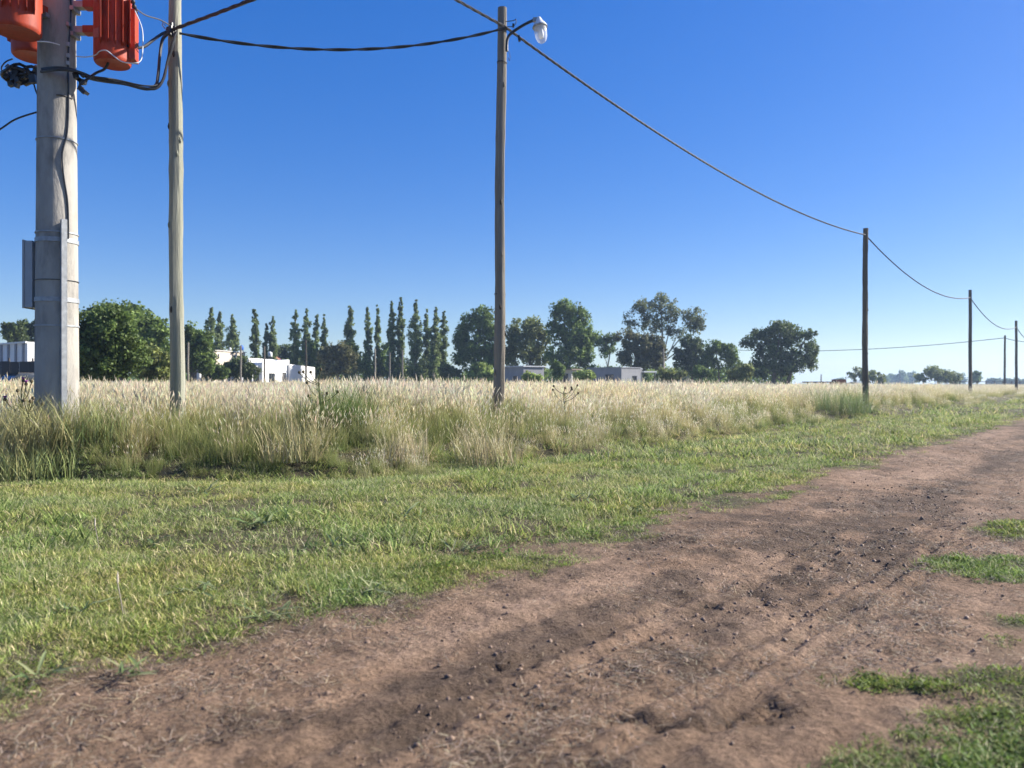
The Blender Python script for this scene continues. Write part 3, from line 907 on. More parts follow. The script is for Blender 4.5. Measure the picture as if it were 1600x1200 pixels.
# ------------------------------------------------------------------ cables
def spline(pts, per=10):
    pts = [Vector(p) for p in pts]
    out = []
    for i in range(len(pts) - 1):
        p0, p1, p2, p3 = pts[max(i - 1, 0)], pts[i], pts[i + 1], pts[min(i + 2, len(pts) - 1)]
        for k in range(per):
            t = k / per
            out.append(0.5 * ((2 * p1) + (-p0 + p2) * t + (2 * p0 - 5 * p1 + 4 * p2 - p3) * t * t + (-p0 + 3 * p1 - 3 * p2 + p3) * t ** 3))
    out.append(pts[-1])
    return out
def cable(label, pts, r, m='black', n=6, per=10, group=None, name='cable'):
    return tag(MB().tube(spline(pts, per), r, n).build(name, M[m], None, True), label, 'cable', group)
def twisted(label, path, r, tw, pitch, m, strands=3, n=5, name='twisted_cable', group='twisted cable spans between the wooden poles'):
    mb = MB()
    acc = 0
    ang = []
    for i, p in enumerate(path):
        if i: acc += (p - path[i - 1]).length
        ang.append(acc / pitch * 2 * math.pi)
    for s_ in range(strands):
        q = []
        for i, p in enumerate(path):
            t = (path[min(i + 1, len(path) - 1)] - path[max(i - 1, 0)]).normalized()
            a = t.cross(Vector((0, 0, 1))).normalized(); b = t.cross(a)
            an = ang[i] + 2 * math.pi * s_ / strands
            q.append(p + (a * math.cos(an) + b * math.sin(an)) * tw)
        mb.tube(q, r, n)
    return tag(mb.build(name, M[m], None, True), label, 'cable', group)
def sag(a, b, s, n):
    a, b = Vector(a), Vector(b)
    return [a.lerp(b, i / n) - Vector((0, 0, 4 * s * (i / n) * (1 - i / n))) for i in range(n + 1)]

A3 = P(789, 42, 11.93); A4 = P(1352, 367, 27.3); A5 = P(1516, 465, 43.4); A6 = P(1588, 511, 58.6)
step = Vector((UX, UY, 0)) * 19.75
A7 = A6 + step; A2b = Vector((A3.x, A3.y, 0)) - step; A2b.z = 7.3
twisted('twisted grey cable running from the street lamp pole up and out of the picture top', sag(A2b, A3, .2, 190), .012, .013, .55, 'cable_grey')
twisted('twisted cable sagging from the street lamp pole down to the dark pole', sag(A3, A4, .50, 220), .012, .013, .55, 'cable_grey')
twisted('twisted cable between the dark pole and the next thin pole', sag(A4, A5, .75, 60), .016, .013, 1.2, 'cable_grey', n=4)
twisted('twisted cable between the two farthest thin poles on the track', sag(A5, A6, .75, 50), .018, .013, 1.5, 'cable_grey', n=4)
twisted('twisted cable leaving the picture beyond the last pole on the right', sag(A6, A7, .8, 40), .02, .012, 2, 'cable_grey', n=4)

J2 = P(268, 46, 9.90)    # the knot of cables on the weathered pole
twisted('black cable slung from the weathered pole to the street lamp pole', sag(P(280, 52, 9.9), P(789, 44, 11.88), .27, 90), .014, .010, .9, 'black', 2, name='black_cable', group='black cables round the weathered pole')
twisted('black cable rising from the weathered pole to the picture top', sag(P(270, 46, 9.88), Vector((9.3, 0.0, 6.0)), .42, 90), .014, .012, .7, 'black', 3, name='black_cable', group='black cables round the weathered pole')
G = 'black cables round the weathered pole'
cable('black cable hanging in a deep loop from the weathered pole to the concrete pole', [P(270, 48, 9.87), P(255, 60, 9.83), P(250, 85, 9.8), P(247, 118, 9.75), P(243, 134, 9.72), P(228, 139, 9.65), P(195, 131, 9.5), P(165, 127, 9.4), P(140, 122, 9.25), P(116, 110, 9.05), P(90, 106, 8.98), P(66, 108, 9.05)], .020, group=G, name='black_cable')
cable('second black cable in the loop, just inside the lower one', [P(274, 50, 9.86), P(270, 70, 9.82), P(262, 95, 9.8), P(256, 122, 9.76), P(244, 138, 9.70), P(222, 137, 9.62), P(190, 128, 9.48), P(150, 122, 9.3), P(122, 112, 9.06), P(92, 109, 8.96), P(64, 112, 9.04)], .016, group=G, name='black_cable')
cable('thin black lead on the outside of the looped cables', [P(277, 48, 9.85), P(272, 60, 9.8), P(265, 78, 9.8), P(259, 106, 9.8), P(250, 130, 9.74), P(226, 134, 9.6), P(178, 124, 9.42), P(130, 118, 9.12)], .011, group=G, name='black_cable')
cable('black cable from the sunlit transformer up to the weathered pole', [TR + Vector((.2, -.06, .20)), P(222, 74, 9.5), P(240, 62, 9.7), P(255, 52, 9.85), P(272, 46, 9.88)], .018, group=G, name='black_cable')
cable('black lead from under the sunlit transformer to the clamps on the concrete pole', [TR + Vector((-.04, -.02, .02)), P(163, 108, 9.3), P(150, 114, 9.25), P(136, 124, 9.15), P(124, 133, 9.12)], .016, group=G, name='black_cable')
cable('thin bare wire from the sunlit transformer to the weathered pole', [TR + Vector((.30, -.03, .66)), P(228, 24, 9.5), P(250, 31, 9.7), P(266, 40, 9.88)], .008, 'cable_grey', group='thin wires at the transformers', name='wire')
cable('pale thin hose looping under the sunlit transformer', [TR + Vector((.30, -.06, .62)), P(222, 45, 9.15), P(223, 75, 9.1), P(220, 94, 9.05), P(208, 99, 9.0), P(190, 96, 9.02), P(176, 86, 9.03), P(166, 79, 9.04), P(156, 80, 9.06), P(149, 86, 9.1), P(135, 89, 9.1), P(119, 88, 9.1)], .0065, 'pale_wire', group='thin wires at the transformers', name='wire')
cable('pale short wire between the near transformer and the concrete pole', [P(58, 65, 8.8), P(70, 65, 8.85), P(82, 67, 8.95), P(93, 70, 9.06)], .007, 'pale_wire', group='thin wires at the transformers', name='wire')
def on_pole(px, py, off=.012):
    """a point on the front of the concrete pole"""
    z = cz(py, 9.07) ; r = crad(z - CG) + off
    x = (px - 800) / F * 9.07 - CX
    x = max(-r * .98, min(r * .98, x))
    return Vector((CX + x, CY - math.sqrt(r * r - x * x), z))
cable('thin black cable running down the face of the concrete pole into the duct', [on_pole(97, -30), on_pole(98, 10), on_pole(97, 60), on_pole(96.5, 90), on_pole(97, 130), on_pole(97, 175), on_pole(96, 205), on_pole(92, 238), on_pole(93.5, 272), on_pole(97, 310), on_pole(98, 349), on_pole(98, 370)], .009, group='thin wires at the transformers', name='wire')
for k, py in enumerate((30, 62, 80, 92)):
    MB().box(on_pole(97, py, .02) - conc.location, (.034, .03, .045)).build('cable_clip', M['galv' if k == 0 else 'greybox'], conc)
cable('pale wire tied round the concrete pole in a slack ring', [on_pole(85, 146), on_pole(92, 145), on_pole(104, 145), on_pole(114, 143), on_pole(117.5, 139)], .006, 'cable_grey', group='thin wires at the transformers', name='wire')
pw = P(60, 168, 9.5)
cable('thin black service cable leaving the concrete pole to the left', [Vector((CX - .1, CY + .2, cz(166, 9.5))), P(30, 184, 9.55), P(0, 202, 9.6), P(-60, 240, 9.7), P(-260, 350, 10.2)], .011, group='thin wires at the transformers', name='wire')
cable('loose black tail hanging below the cable coil', [P(52, 128, 9.5), P(56, 142, 9.5), P(60, 152, 9.5), P(61, 160, 9.5)], .009, group='thin wires at the transformers', name='wire')

# coil of black cable with clamps under the shaded transformer
coil = tag(empty('cable_coil', P(34, 118, 9.55)), 'tangled coil of black cable and clamps left of the concrete pole', 'cable')
rd = random.Random(4)
for k in range(7):
    c = Vector((rd.uniform(-.08, .08), rd.uniform(-.06, .06), rd.uniform(-.04, .05)))
    tilt = Matrix.Rotation(rd.uniform(-.5, .5), 3, 'X') @ Matrix.Rotation(rd.uniform(-.5, .5), 3, 'Y')
    a, b = rd.uniform(.13, .19), rd.uniform(.08, .14)
    loop = [c + tilt @ Vector((math.cos(q / 16 * 6.283) * a, math.sin(q / 16 * 6.283) * b, .03 * math.sin(q))) for q in range(17)]
    MB().tube(loop, .019, 6).build('loop', M['black'], coil, True)
for k in range(14):
    p = Vector((rd.uniform(-.2, .22), rd.uniform(-.1, .1), rd.uniform(-.16, .10)))
    MB().box(p, (rd.uniform(.04, .08), .06, rd.uniform(.05, .11)), Matrix.Rotation(rd.uniform(-.8, .8), 3, 'Y')).build('clamp', M['black'], coil)
cable('thin lead curling above the cable coil', [P(20, 92, 9.6), P(10, 96, 9.6), P(3, 104, 9.6), P(4, 112, 9.6), P(12, 112, 9.55)], .009, group='thin wires at the transformers', name='wire')
cl = tag(empty('cable_clamp', P(126, 128, 9.12)), 'cluster of black clamps on the sunny side of the concrete pole', 'clamp')
for k in range(9):
    p = Vector((rd.uniform(-.05, .06), rd.uniform(-.05, .05), rd.uniform(-.13, .09)))
    MB().box(p, (rd.uniform(.03, .055), .045, rd.uniform(.03, .07)), Matrix.Rotation(rd.uniform(-.8, .8), 3, 'Y')).build('clamp_block', M['black'], cl)
kn = tag(empty('cable_joint', J2), 'black taped joint where the cables meet on the weathered pole', 'cable joint')
for k in range(6):
    p = Vector((rd.uniform(-.07, .05), rd.uniform(-.04, .02), rd.uniform(-.05, .05)))
    MB().lathe([(0, -.05), (.022, -.045), (.026, 0), (.022, .045), (0, .05)], p, 8).build('sleeve', M['black'], kn, True)
MB().tube([Vector((-.08, 0, .05)), Vector((-.11, -.01, .09)), Vector((-.12, 0, .05)), Vector((-.07, 0, 0))], .007, 6).build('hook', M['galv'], kn)

# cable across the far field
W1 = P(1569, 528, 84.9)
cable('single thin wire strung level across the field from the far pole', sag(P(1130, 546, 104), W1, .7, 24), .035, 'cable_grey', per=1, group='far wires', n=5, name='wire')
cable('short stretch of thin wire right of the far level-wire pole', sag(W1, P(1680, 529, 80), .5, 12), .035, 'cable_grey', per=1, group='far wires', n=5, name='wire')

# ------------------------------------------------------------------ street lamp
def street_lamp():
    d = 11.9
    b = P(792, 78, d)
    root = tag(empty('street_lamp', b), 'white bell-shaped street lamp on a curved black arm', 'lamp')
    L = lambda x, y, dd=0.0: P(x, y, d + dd) - b
    MB().tube(spline([L(792, 80), L(792, 68), L(794, 58), L(800, 51), L(810, 44), L(822, 37), L(835, 31, -.02)], 6), .022, 10).build('arm', M['black'], root, True)
    ax = (L(848, 70, -.05) - L(842, 28, -.02))
    top = L(841.5, 27, -.02)
    axis = ax.normalized(); H = ax.length
    q = Vector((0, 0, 1)).rotation_difference(axis)
    def turned(name, prof, mat_, par=None, n=22):
        mb = MB().lathe(prof, (0, 0, 0), n)
        mb.v = [tuple(q @ Vector(v) + top) for v in mb.v]
        return mb.build(name, mat_, par or root, True)
    shade = turned('shade', [(0, 0), (.030, .004), (.042, .03), (.060, .07), (.098, .115), (.112, .145), (.108, .15), (.090, .12), (.05, .08), (0, .06)], M['white_enamel'])
    gm = bpy.data.materials.new('lamp_glass'); gm.use_nodes = True
    gt = gm.node_tree; gb = gt.nodes['Principled BSDF']
    gb.inputs['Base Color'].default_value = (.95, .96, .97, 1); gb.inputs['Roughness'].default_value = .08
    gtr = gt.nodes.new('ShaderNodeBsdfTransparent'); gmx = gt.nodes.new('ShaderNodeMixShader'); gmx.inputs[0].default_value = .38
    gt.links.new(gtr.outputs[0], gmx.inputs[1]); gt.links.new(gb.outputs[0], gmx.inputs[2])
    gt.links.new(gmx.outputs[0], gt.nodes['Material Output'].inputs['Surface'])
    turned('glass_bowl', [(.098, .14), (.100, .22), (.092, .32), (.070, .38), (.035, .41), (0, .415)], gm)
    turned('bulb', [(.02, .11), (.03, .16), (.042, .22), (.045, .29), (.03, .34), (0, .355)], M['white_enamel'])
    turned('collar', [(.115, .145), (.118, .165), (.102, .17)], M['greybox'])
    g = MB().box(L(836, 31, -.02), (.07, .05, .06)); g.build('socket', M['galv'], root)
    MB().tube(spline([L(795, 80), L(797, 88), L(796, 95), L(794, 90)], 5), .004, 5).build('loose_wire', M['black'], root)
    MB().tube(spline([L(789, 34), L(803, 32), L(806, 30), L(806, 36), L(802, 41), L(790, 42)], 5), .006, 5).build('tail_wire', M['black'], root)
    MB().box(L(811, 60), (.035, .04, .09), Matrix.Rotation(-.2, 3, 'Y')).build('clamp', M['black'], root)
    MB().box(L(802, 40), (.03, .04, .05)).build('clamp', M['black'], root)
street_lamp()

# ------------------------------------------------------------------ buildings
def wall_run(mb, axis, L, H0, H1, at_, th, holes):
    """a wall along local x (axis 0) or y (axis 1), its outer face at at_, with real openings (a0, a1, z0, z1); the top slopes H0 -> H1"""
    xs = sorted({0.0, L} | {h[0] for h in holes} | {h[1] for h in holes})
    zs = sorted({-0.5} | {h[2] for h in holes} | {h[3] for h in holes}) + [None]
    for i in range(len(xs) - 1):
        for j in range(len(zs) - 1):
            a0, a1, z0 = xs[i], xs[i + 1], zs[j]
            t0 = zs[j + 1] if zs[j + 1] is not None else H0 + (H1 - H0) * a0 / L
            t1 = zs[j + 1] if zs[j + 1] is not None else H0 + (H1 - H0) * a1 / L
            ma_, mz = (a0 + a1) / 2, (z0 + min(t0, t1)) / 2
            if any(h[0] < ma_ < h[1] and h[2] < mz < h[3] for h in holes): continue
            v = []
            for o_ in (at_, at_ + th):
                for a, z in ((a0, z0), (a1, z0), (a1, t1), (a0, t0)):
                    v.append((a, o_, z) if axis == 0 else (o_, a, z))
            mb.add(v, [(0, 1, 2, 3), (7, 6, 5, 4), (0, 4, 5, 1), (1, 5, 6, 2), (2, 6, 7, 3), (3, 7, 4, 0)])

def house(name, label, d, pL, pC, pR, theta, top, wall, roof='flat', holesB=(), holesA=(), topR=None, roofmat='steel_sheet', cat='house', group=None, over=0.0, gnd=.2):
    """near corner at pixel column pC, depth d; face B runs right (sunny), face A runs left; openings as fractions of the length"""
    C = P(pC, 600, d); th = R(theta)
    kR, kL = (pR - 800) / F, (pL - 800) / F
    LB = abs((kR * C.y - C.x) / (math.cos(th) - kR * math.sin(th)))
    LA = abs((kL * C.y - C.x) / (-math.sin(th) - kL * math.cos(th)))
    H = CH + (600 - top) / F * d - gnd
    HR = H if topR is None else CH + (600 - topR) / F * (d + LB * math.sin(th)) - gnd
    root = tag(empty(name, (C.x, C.y, gnd), th), label, cat, group)
    hB = [(h[0] * LB, h[1] * LB, h[2], h[3]) for h in holesB]; hA = [(h[0] * LA, h[1] * LA, h[2], h[3]) for h in holesA]
    w = MB()
    wall_run(w, 0, LB, H, HR, 0, .2, hB)
    w.build('wall', M[wall], root)
    w = MB(); wall_run(w, 1, LA - .2, H, H, 0, .2, hA); 
    w.v = [(x, y + .2, z) for x, y, z in w.v]; w.build('wall', M[wall], root)
    w = MB(); wall_run(w, 0, LB - .2, HR, HR, LA - .2, .2, []); w.v = [(x + .2, y + .001, z) for x, y, z in w.v]; w.build('wall', M[wall], root)
    w = MB(); wall_run(w, 1, LA - .41, HR, HR, LB - .2, .2, []); w.v = [(x - .001, y + .205, z - .002) for x, y, z in w.v]; w.build('wall', M[wall], root)
    for hs, ax in ((hB, 0), (hA, 1)):
        for (a0, a1, z0, z1) in hs:
            isdoor = z0 <= 0.05
            off = .2 if ax == 1 else 0
            def bx2(mb, p0, p1):
                if ax == 0: mb.box2((p0[0], p0[1], p0[2]), (p1[0], p1[1], p1[2]))
                else: mb.box2((p0[1], p0[0] + off, p0[2]), (p1[1], p1[0] + off, p1[2]))
            fr = MB(); t = .06
            bx2(fr, (a0, .08, z0), (a0 + t, .14, z1)); bx2(fr, (a1 - t, .08, z0), (a1, .14, z1)); bx2(fr, (a0 + t, .08, z1 - t), (a1 - t, .14, z1))
            if not isdoor:
                bx2(fr, (a0 + t, .08, z0), (a1 - t, .14, z0 + t)); bx2(fr, ((a0 + a1) / 2 - .03, .075, z0 + t), ((a0 + a1) / 2 + .03, .135, z1 - t))
            fo = fr.build('door' if isdoor else 'window', M['frame_dark'], root)
            pn_ = MB(); bx2(pn_, (a0 + t, .115, z0 + (0 if isdoor else t)), (a1 - t, .125, z1 - t))
            pn_.build('leaf_panel' if isdoor else 'pane', M['door'] if isdoor else M['glass'], fo)
            if not isdoor:
                sl = MB(); bx2(sl, (a0 - .06, -.05, z0 - .06), (a1 + .06, .075, z0 - .003)); sl.build('sill', M[wall], fo)
    if roof == 'flat':
        r = MB(); e = over
        r.add([(-e, -e, H + .004), (LB + e, -e, HR + .004), (LB + e, LA + e, HR + .004), (-e, LA + e, H + .004), (-e, -e, H + .10), (LB + e, -e, HR + .10), (LB + e, LA + e, HR + .10), (-e, LA + e, H + .10)],
              [(3, 2, 1, 0), (4, 5, 6, 7), (0, 1, 5, 4), (1, 2, 6, 5), (2, 3, 7, 6), (3, 0, 4, 7)])
        r.build('roof', M[roofmat], root)
    elif roof == 'parapet':
        r = MB(); r.box2((.21, .21, min(H, HR) - .35), (LB - .21, LA - .21, min(H, HR) - .25)); r.build('roof', M[roofmat], root)
    elif roof == 'hip':
        r = MB(); e = .35; hh = over
        r.add([(-e, -e, H + .01), (LB + e, -e, H + .01), (LB + e, LA + e, H + .01), (-e, LA + e, H + .01), (LB * .42, LA * .5, H + hh), (LB * .58, LA * .5, H + hh)],
              [(0, 1, 5, 4), (1, 2, 5), (2, 3, 4, 5), (3, 0, 4), (3, 2, 1, 0)])
        r.build('roof', M[roofmat], root)
    return root, LB, LA, H

h1, LB, LA, H = house('white_house', 'white flat-roofed house with dark window and door beyond the field', 73, 384, 410, 452, 80, 566, 'white_wall', 'parapet', [(.22, .46, .95, 1.85), (.72, .88, 0.0, 1.95)], [(.08, .85, 0.0, 2.0)], topR=562)
# low porch roof over the shaded side
MB().box2((-1.0, .35, H - .42), (-.003, LA, H - .34)).build('porch_roof', M['steel_sheet'], h1)
for yy in (.5, LA - .2): MB().box2((-.95, yy, -.3), (-.85, yy + .1, H - .423)).build('porch_post', M['white_wall'], h1)
house('garden_wall_house', 'low white outbuilding adjoining the white house, dappled by tree shade', 78, 450, 453, 492, 72, 569, 'white_wall', 'parapet', [(.30, .45, 1.0, 1.6), (.12, .20, 1.0, 1.6)], topR=574)
house('beige_house', 'beige plastered house with flat roof behind the dark shrub', 84, 320, 334, 383, 76, 548, 'beige_wall', 'flat', [], [(.2, .7, 0, 2.2)], roofmat='pale_wall', over=.12)
house('tiled_house', 'house with reddish tiled hip roof rising behind the white house', 96, 398, 412, 447, 60, 566, 'beige_wall', 'hip', [], [], roofmat='tile_roof', over=1.05)
house('garden_shed', 'small white shed with brown roof left of the dark shrub', 62, 299, 312, 320, 62, 572, 'white_wall', 'flat', [(.3, .7, 0, 1.7)], [(.15, .8, 0.0, 1.8)], roofmat='brown_roof', over=.25)

def tank(px, py0, py1, d, m, label, legs=True):
    b = P(px, py1, d); h = (py1 - py0) / F * d; r = h * .42
    root = tag(empty('water_tank', b), label, 'water tank', 'rooftop water tanks')
    MB().lathe([(r * .9, 0), (r, .05 * h), (r, .72 * h), (r * .92, .8 * h), (r * .4, .95 * h), (r * .22, h), (0, h)], (0, 0, 0), 18).build('body', m, root, True)
    MB().lathe([(r * .25, h * .97), (r * .25, h * 1.05), (0, h * 1.05)], (0, 0, 0), 12).build('lid', m, root)
    if legs:
        for k in range(3):
            a = k * 2.1
            MB().box((math.cos(a) * r * .7, math.sin(a) * r * .7, -.5), (.08, .08, 1.0)).build('leg', M['frame_dark'], root)
tank(377.5, 539.5, 547, 84.6, M['blue_tank'], 'blue water tank on the roof of the beige house')
tank(359.5, 543, 547.4, 85.2, M['white_enamel'], 'small white tank on the roof of the beige house', False)
tank(422, 549.5, 557.5, 92, M['white_enamel'], 'white water tank in front of the reddish tiled roof')

house('grey_shed', 'long low grey shed with a pale sunny end right of the lamp pole', 76, 786, 818, 850, 38, 573, 'grey_wall', 'flat', [(.45, .6, .9, 1.7)], [(.25, .45, .8, 1.6)], roofmat='steel_sheet', over=.15, group='low buildings on the far side of the field')
house('lean_to', 'small open hut with reddish brown roof between low bushes', 74, 880, 893, 903, 45, 578, 'pale_wall', 'flat', [(.2, .8, 0, 1.8)], [(.2, .8, 0, 1.8)], roofmat='brown_roof', over=.3, group='low buildings on the far side of the field')
house('block_house', 'dark grey block house with one window and a pale sunny wall', 75, 918, 971, 1001, 42, 575, 'grey_wall', 'flat', [(.55, .8, .9, 1.6)], [(.18, .42, .9, 1.75)], roofmat='grey_wall', over=.05, group='low buildings on the far side of the field')
hh_, LB, LA, H = house('pale_outhouse', 'cream outhouse with white porch roof beside the grey block house', 79, 985, 987, 1003, 30, 577, 'pale_wall', 'flat', [], [], roofmat='white_enamel', over=.05, group='low buildings on the far side of the field')
MB().box2((LB + .06, -.3, H - .30), (LB + 1.75, 1.8, H - .18)).build('porch_roof', M['white_enamel'], hh_)
for yy in (-.2, 1.6): MB().box2((LB + 1.55, yy, -.3), (LB + 1.65, yy + .1, H - .303)).build('porch_post', M['frame_dark'], hh_)
house('far_cottage', 'tiny pale cottage roof peeping from the greenery right of the grey buildings', 95, 1060, 1072, 1090, 40, 583, 'pale_wall', 'hip', [(.4, .6, 0.8, 1.6)], [], roofmat='brown_roof', over=.6, group='low buildings on the far side of the field')

# long pale building at the left edge, with pilasters on its shaded side
hb, LB, LA, H = house('warehouse', 'long pale warehouse with pilasters at the left picture edge', 62, -150, 43, 72, 55, 534, 'white_wall', 'parapet')
for k in range(9):
    yy = .5 + k * 1.35
    if yy < LA - .4: MB().box2((-.10, yy, -.4), (-.002, yy + .28, H - .12)).build('pilaster', M['grey_wall'], hb)
MB().box2((-.16, .0, H - .1), (-.002, LA, H + .03)).build('cornice', M['white_wall'], hb)
# sheet fence in front of it
fc = tag(empty('sheet_fence', P(20, 600, 52)), 'low dark sheet-metal fence in front of the pale warehouse', 'fence')
for k in range(9):
    MB().box((-3.6 + k * .62, .02 * (k % 2), .75), (.60, .03, 1.5 + .04 * (k % 3))).build('panel', M['dark_panel'], fc)
for k in range(4): MB().box((-3.5 + k * 1.6, .08, .8), (.08, .08, 1.9)).build('post', M['dark_wood'], fc)

# parked car half hidden behind the concrete pole
def car(loc, rz, label):
    root = tag(empty('parked_car', loc, rz), label, 'car')
    def loft(sections, name, m, par):
        v, f = [], []
        n = len(sections[0])
        for s_ in sections: v += s_
        for i in range(len(sections) - 1):
            for k in range(n): f.append((i * n + k, i * n + (k + 1) % n, (i + 1) * n + (k + 1) % n, (i + 1) * n + k))
        f += [tuple(range(n - 1, -1, -1)), tuple((len(sections) - 1) * n + k for k in range(n))]
        return MB().add(v, f).build(name, m, par, True)
    def sec(x, w, z0, z1): return [(x, -w, z0 + .08), (x, -w * .92, z0), (x, w * .92, z0), (x, w, z0 + .08), (x, w, z1 - .1), (x, w * .93, z1), (x, -w * .93, z1), (x, -w, z1 - .1)]
    body = loft([sec(-2.05, .7, .35, .75), sec(-1.9, .82, .25, .88), sec(-1.0, .86, .22, .95), sec(.7, .86, .22, .95), sec(1.75, .82, .25, .82), sec(2.05, .7, .35, .65)], 'body', M['car_paint'], root)
    loft([sec(-1.7, .70, .90, .97), sec(-1.15, .68, .90, 1.40), sec(.15, .68, .90, 1.42), sec(.95, .72, .88, .96)], 'cabin', M['glass'], root)
    loft([sec(-1.2, .60, 1.36, 1.44), sec(.2, .60, 1.38, 1.46)], 'roof', M['car_paint'], root)
    for sx in (-1.25, 1.3):
        for sy in (-.80, .80):
            wv = MB(); wv.lathe([(.16, -.09), (.31, -.09), (.33, 0), (.31, .09), (.16, .09)], (0, 0, 0), 18)
            wo = wv.build('wheel', M['rubber'], root, True); wo.rotation_euler = (R(90), 0, 0); wo.location = (sx, sy, .32)
            rm = MB().lathe([(0, -.06), (.15, -.07), (.165, 0), (.15, .07), (0, .06)], (0, 0, 0), 14).build('rim', M['galv'], wo)
    for sy in (-.6, .6): MB().box((2.0, sy, .66), (.12, .26, .12)).build('headlight', M['white_enamel'], root)
car((P(52, 600, 46).x, 46, .22), R(62), 'dark parked car mostly hidden behind the concrete pole')

# low half-built brick store with boards, right of the broad dark tree
bp_ = tag(empty('brick_store', P(1300, 600, 62) - Vector((0, 0, .8))), 'low half-built brick store with loose boards right of the broad dark tree', 'shed')
MB().box((.55, 0, .62), (.85, .8, 1.1)).build('brick_block', M['brick'], bp_)
MB().box((-.95, .2, .95), (2.3, 1.2, .09)).build('roof_board', M['dark_panel'], bp_)
for k in range(4): MB().box((-1.9 + k * .6, .1, .5), (.12, .12, .85)).build('post', M['dark_wood'], bp_)
for k in range(5): MB().box((1.55 + .18 * k, -.15 + .1 * k, .95 - .05 * k), (1.2, .12, .05), Matrix.Rotation(.10 * (k - 2), 3, 'Y')).build('board', M['pale_wall'], bp_)

# slim posts in and behind the field
for px_, py_, d_, lab in ((294, 535, 56, 'slim pale post right of the weathered pole'), (376, 540, 60, 'slim pale post in front of the beige house'), (413, 541, 66, 'slim post at the corner of the white house'),
                          (478, 531, 64, 'dark slim post right of the white house'), (586, 545, 70, 'slim pale post between two slender poplars'), (609, 551, 72, 'short slim post left of the tallest poplar'),
                          (629, 547, 70, 'slim post at the foot of the tallest poplar'), (1037, 545, 72, 'slim grey post under the tall airy gum tree'), (1283, 585, 110, 'tiny post right of the broad dark tree'), (1406, 577, 260, 'far thin mast above the hazy trees')):
    wood_pole(d_, px_, py_, .09 if d_ < 200 else .16, .07 if d_ < 200 else .10, lab, M['dark_wood'] if px_ in (478, 413) else M['old_wood'], px_, 0, 'slim posts beyond the field', False, 'slim_post')
# rail fence at the far right
rf = tag(empty('rail_fence', P(1560, 606, 120)), 'low far rail fence along the horizon at the right', 'fence')
for k in range(16): MB().box((-6 + k * 1.6, k * .4, .3), (.12, .12, 1.5)).build('post', M['dark_wood'], rf)
for zz in (.55, .95): MB().box((6, 3, zz), (26, .06, .1), math.atan2(.4, 1.6)).build('rail', M['old_wood'], rf)

# ------------------------------------------------------------------ trees
def leaves(clumps, per, size, cols, seed, squash=1.0, up=0.3):
    """clumps (M,4): centre and radius -> quads of leaf size scattered through each clump"""
    r_ = np.random.default_rng(seed)
    Mn = len(clumps)
    n = Mn * per
    cc = np.repeat(clumps, per, 0)
    u_ = r_.normal(0, 1, (n, 3)); u_ /= np.linalg.norm(u_, axis=1)[:, None]
    pos = cc[:, :3] + u_ * (cc[:, 3] * r_.uniform(0.15, 1.0, n) ** .6)[:, None] * np.array([1, 1, squash])
    nr = r_.normal(0, 1, (n, 3)) + u_ * .6; nr[:, 2] += up
    nr /= np.linalg.norm(nr, axis=1)[:, None]
    t = np.cross(nr, r_.normal(0, 1, (n, 3))); t /= np.linalg.norm(t, axis=1)[:, None]
    b = np.cross(nr, t)
    L = size * r_.uniform(.7, 1.5, n); W = L * r_.uniform(.5, .85, n)
    V = np.stack([pos - t * L[:, None] * .5, pos - b * W[:, None] * .5, pos + t * L[:, None] * .5, pos + b * W[:, None] * .5], 1).reshape(-1, 3)
    cols = np.asarray(cols, float) * np.array([2.4, 2.5, 2.1])
    tone = np.repeat(r_.uniform(.6, 1.4, Mn), per)
    k = r_.integers(0, len(cols), n)
    c = cols[k] * (tone * r_.uniform(.75, 1.25, n))[:, None]
    return V, np.arange(n * 4).reshape(n, 4), np.repeat(np.clip(c, .005, .9), 4, 0)

def in_lobes(lobes, count, seed, crad_):
    """clump centres spread through ellipsoid lobes (x, y, z, rx, ry, rz)"""
    r_ = np.random.default_rng(seed)
    lobes = np.asarray(lobes, float)
    vol = lobes[:, 3] * lobes[:, 5]; k = r_.choice(len(lobes), count, p=vol / vol.sum())
    u_ = r_.normal(0, 1, (count, 3)); u_ /= np.linalg.norm(u_, axis=1)[:, None]
    q = r_.uniform(0, 1, count) ** .42
    p = lobes[k, :3] + u_ * lobes[k, 3:] * q[:, None]
    rad = crad_ * r_.uniform(.55, 1.35, count)
    return np.c_[p, rad]

PAL = {
    'mid': [(0.062, 0.085, 0.024), (0.075, 0.098, 0.030), (0.050, 0.070, 0.022)],
    'olive': [(0.085, 0.092, 0.032), (0.10, 0.105, 0.04), (0.07, 0.078, 0.03)],
    'dark': [(0.040, 0.052, 0.020), (0.050, 0.062, 0.026), (0.034, 0.045, 0.018)],
    'brown': [(0.060, 0.058, 0.028), (0.075, 0.068, 0.036), (0.052, 0.052, 0.026)],
    'gum': [(0.068, 0.075, 0.040), (0.085, 0.088, 0.050), (0.058, 0.066, 0.034)],
    'poplar': [(0.075, 0.092, 0.038), (0.095, 0.112, 0.048), (0.060, 0.076, 0.032)],
    'bush': [(0.050, 0.070, 0.022), (0.068, 0.088, 0.030), (0.040, 0.056, 0.018)],
    'light': [(0.12, 0.145, 0.042), (0.15, 0.17, 0.06), (0.095, 0.12, 0.035)],
}
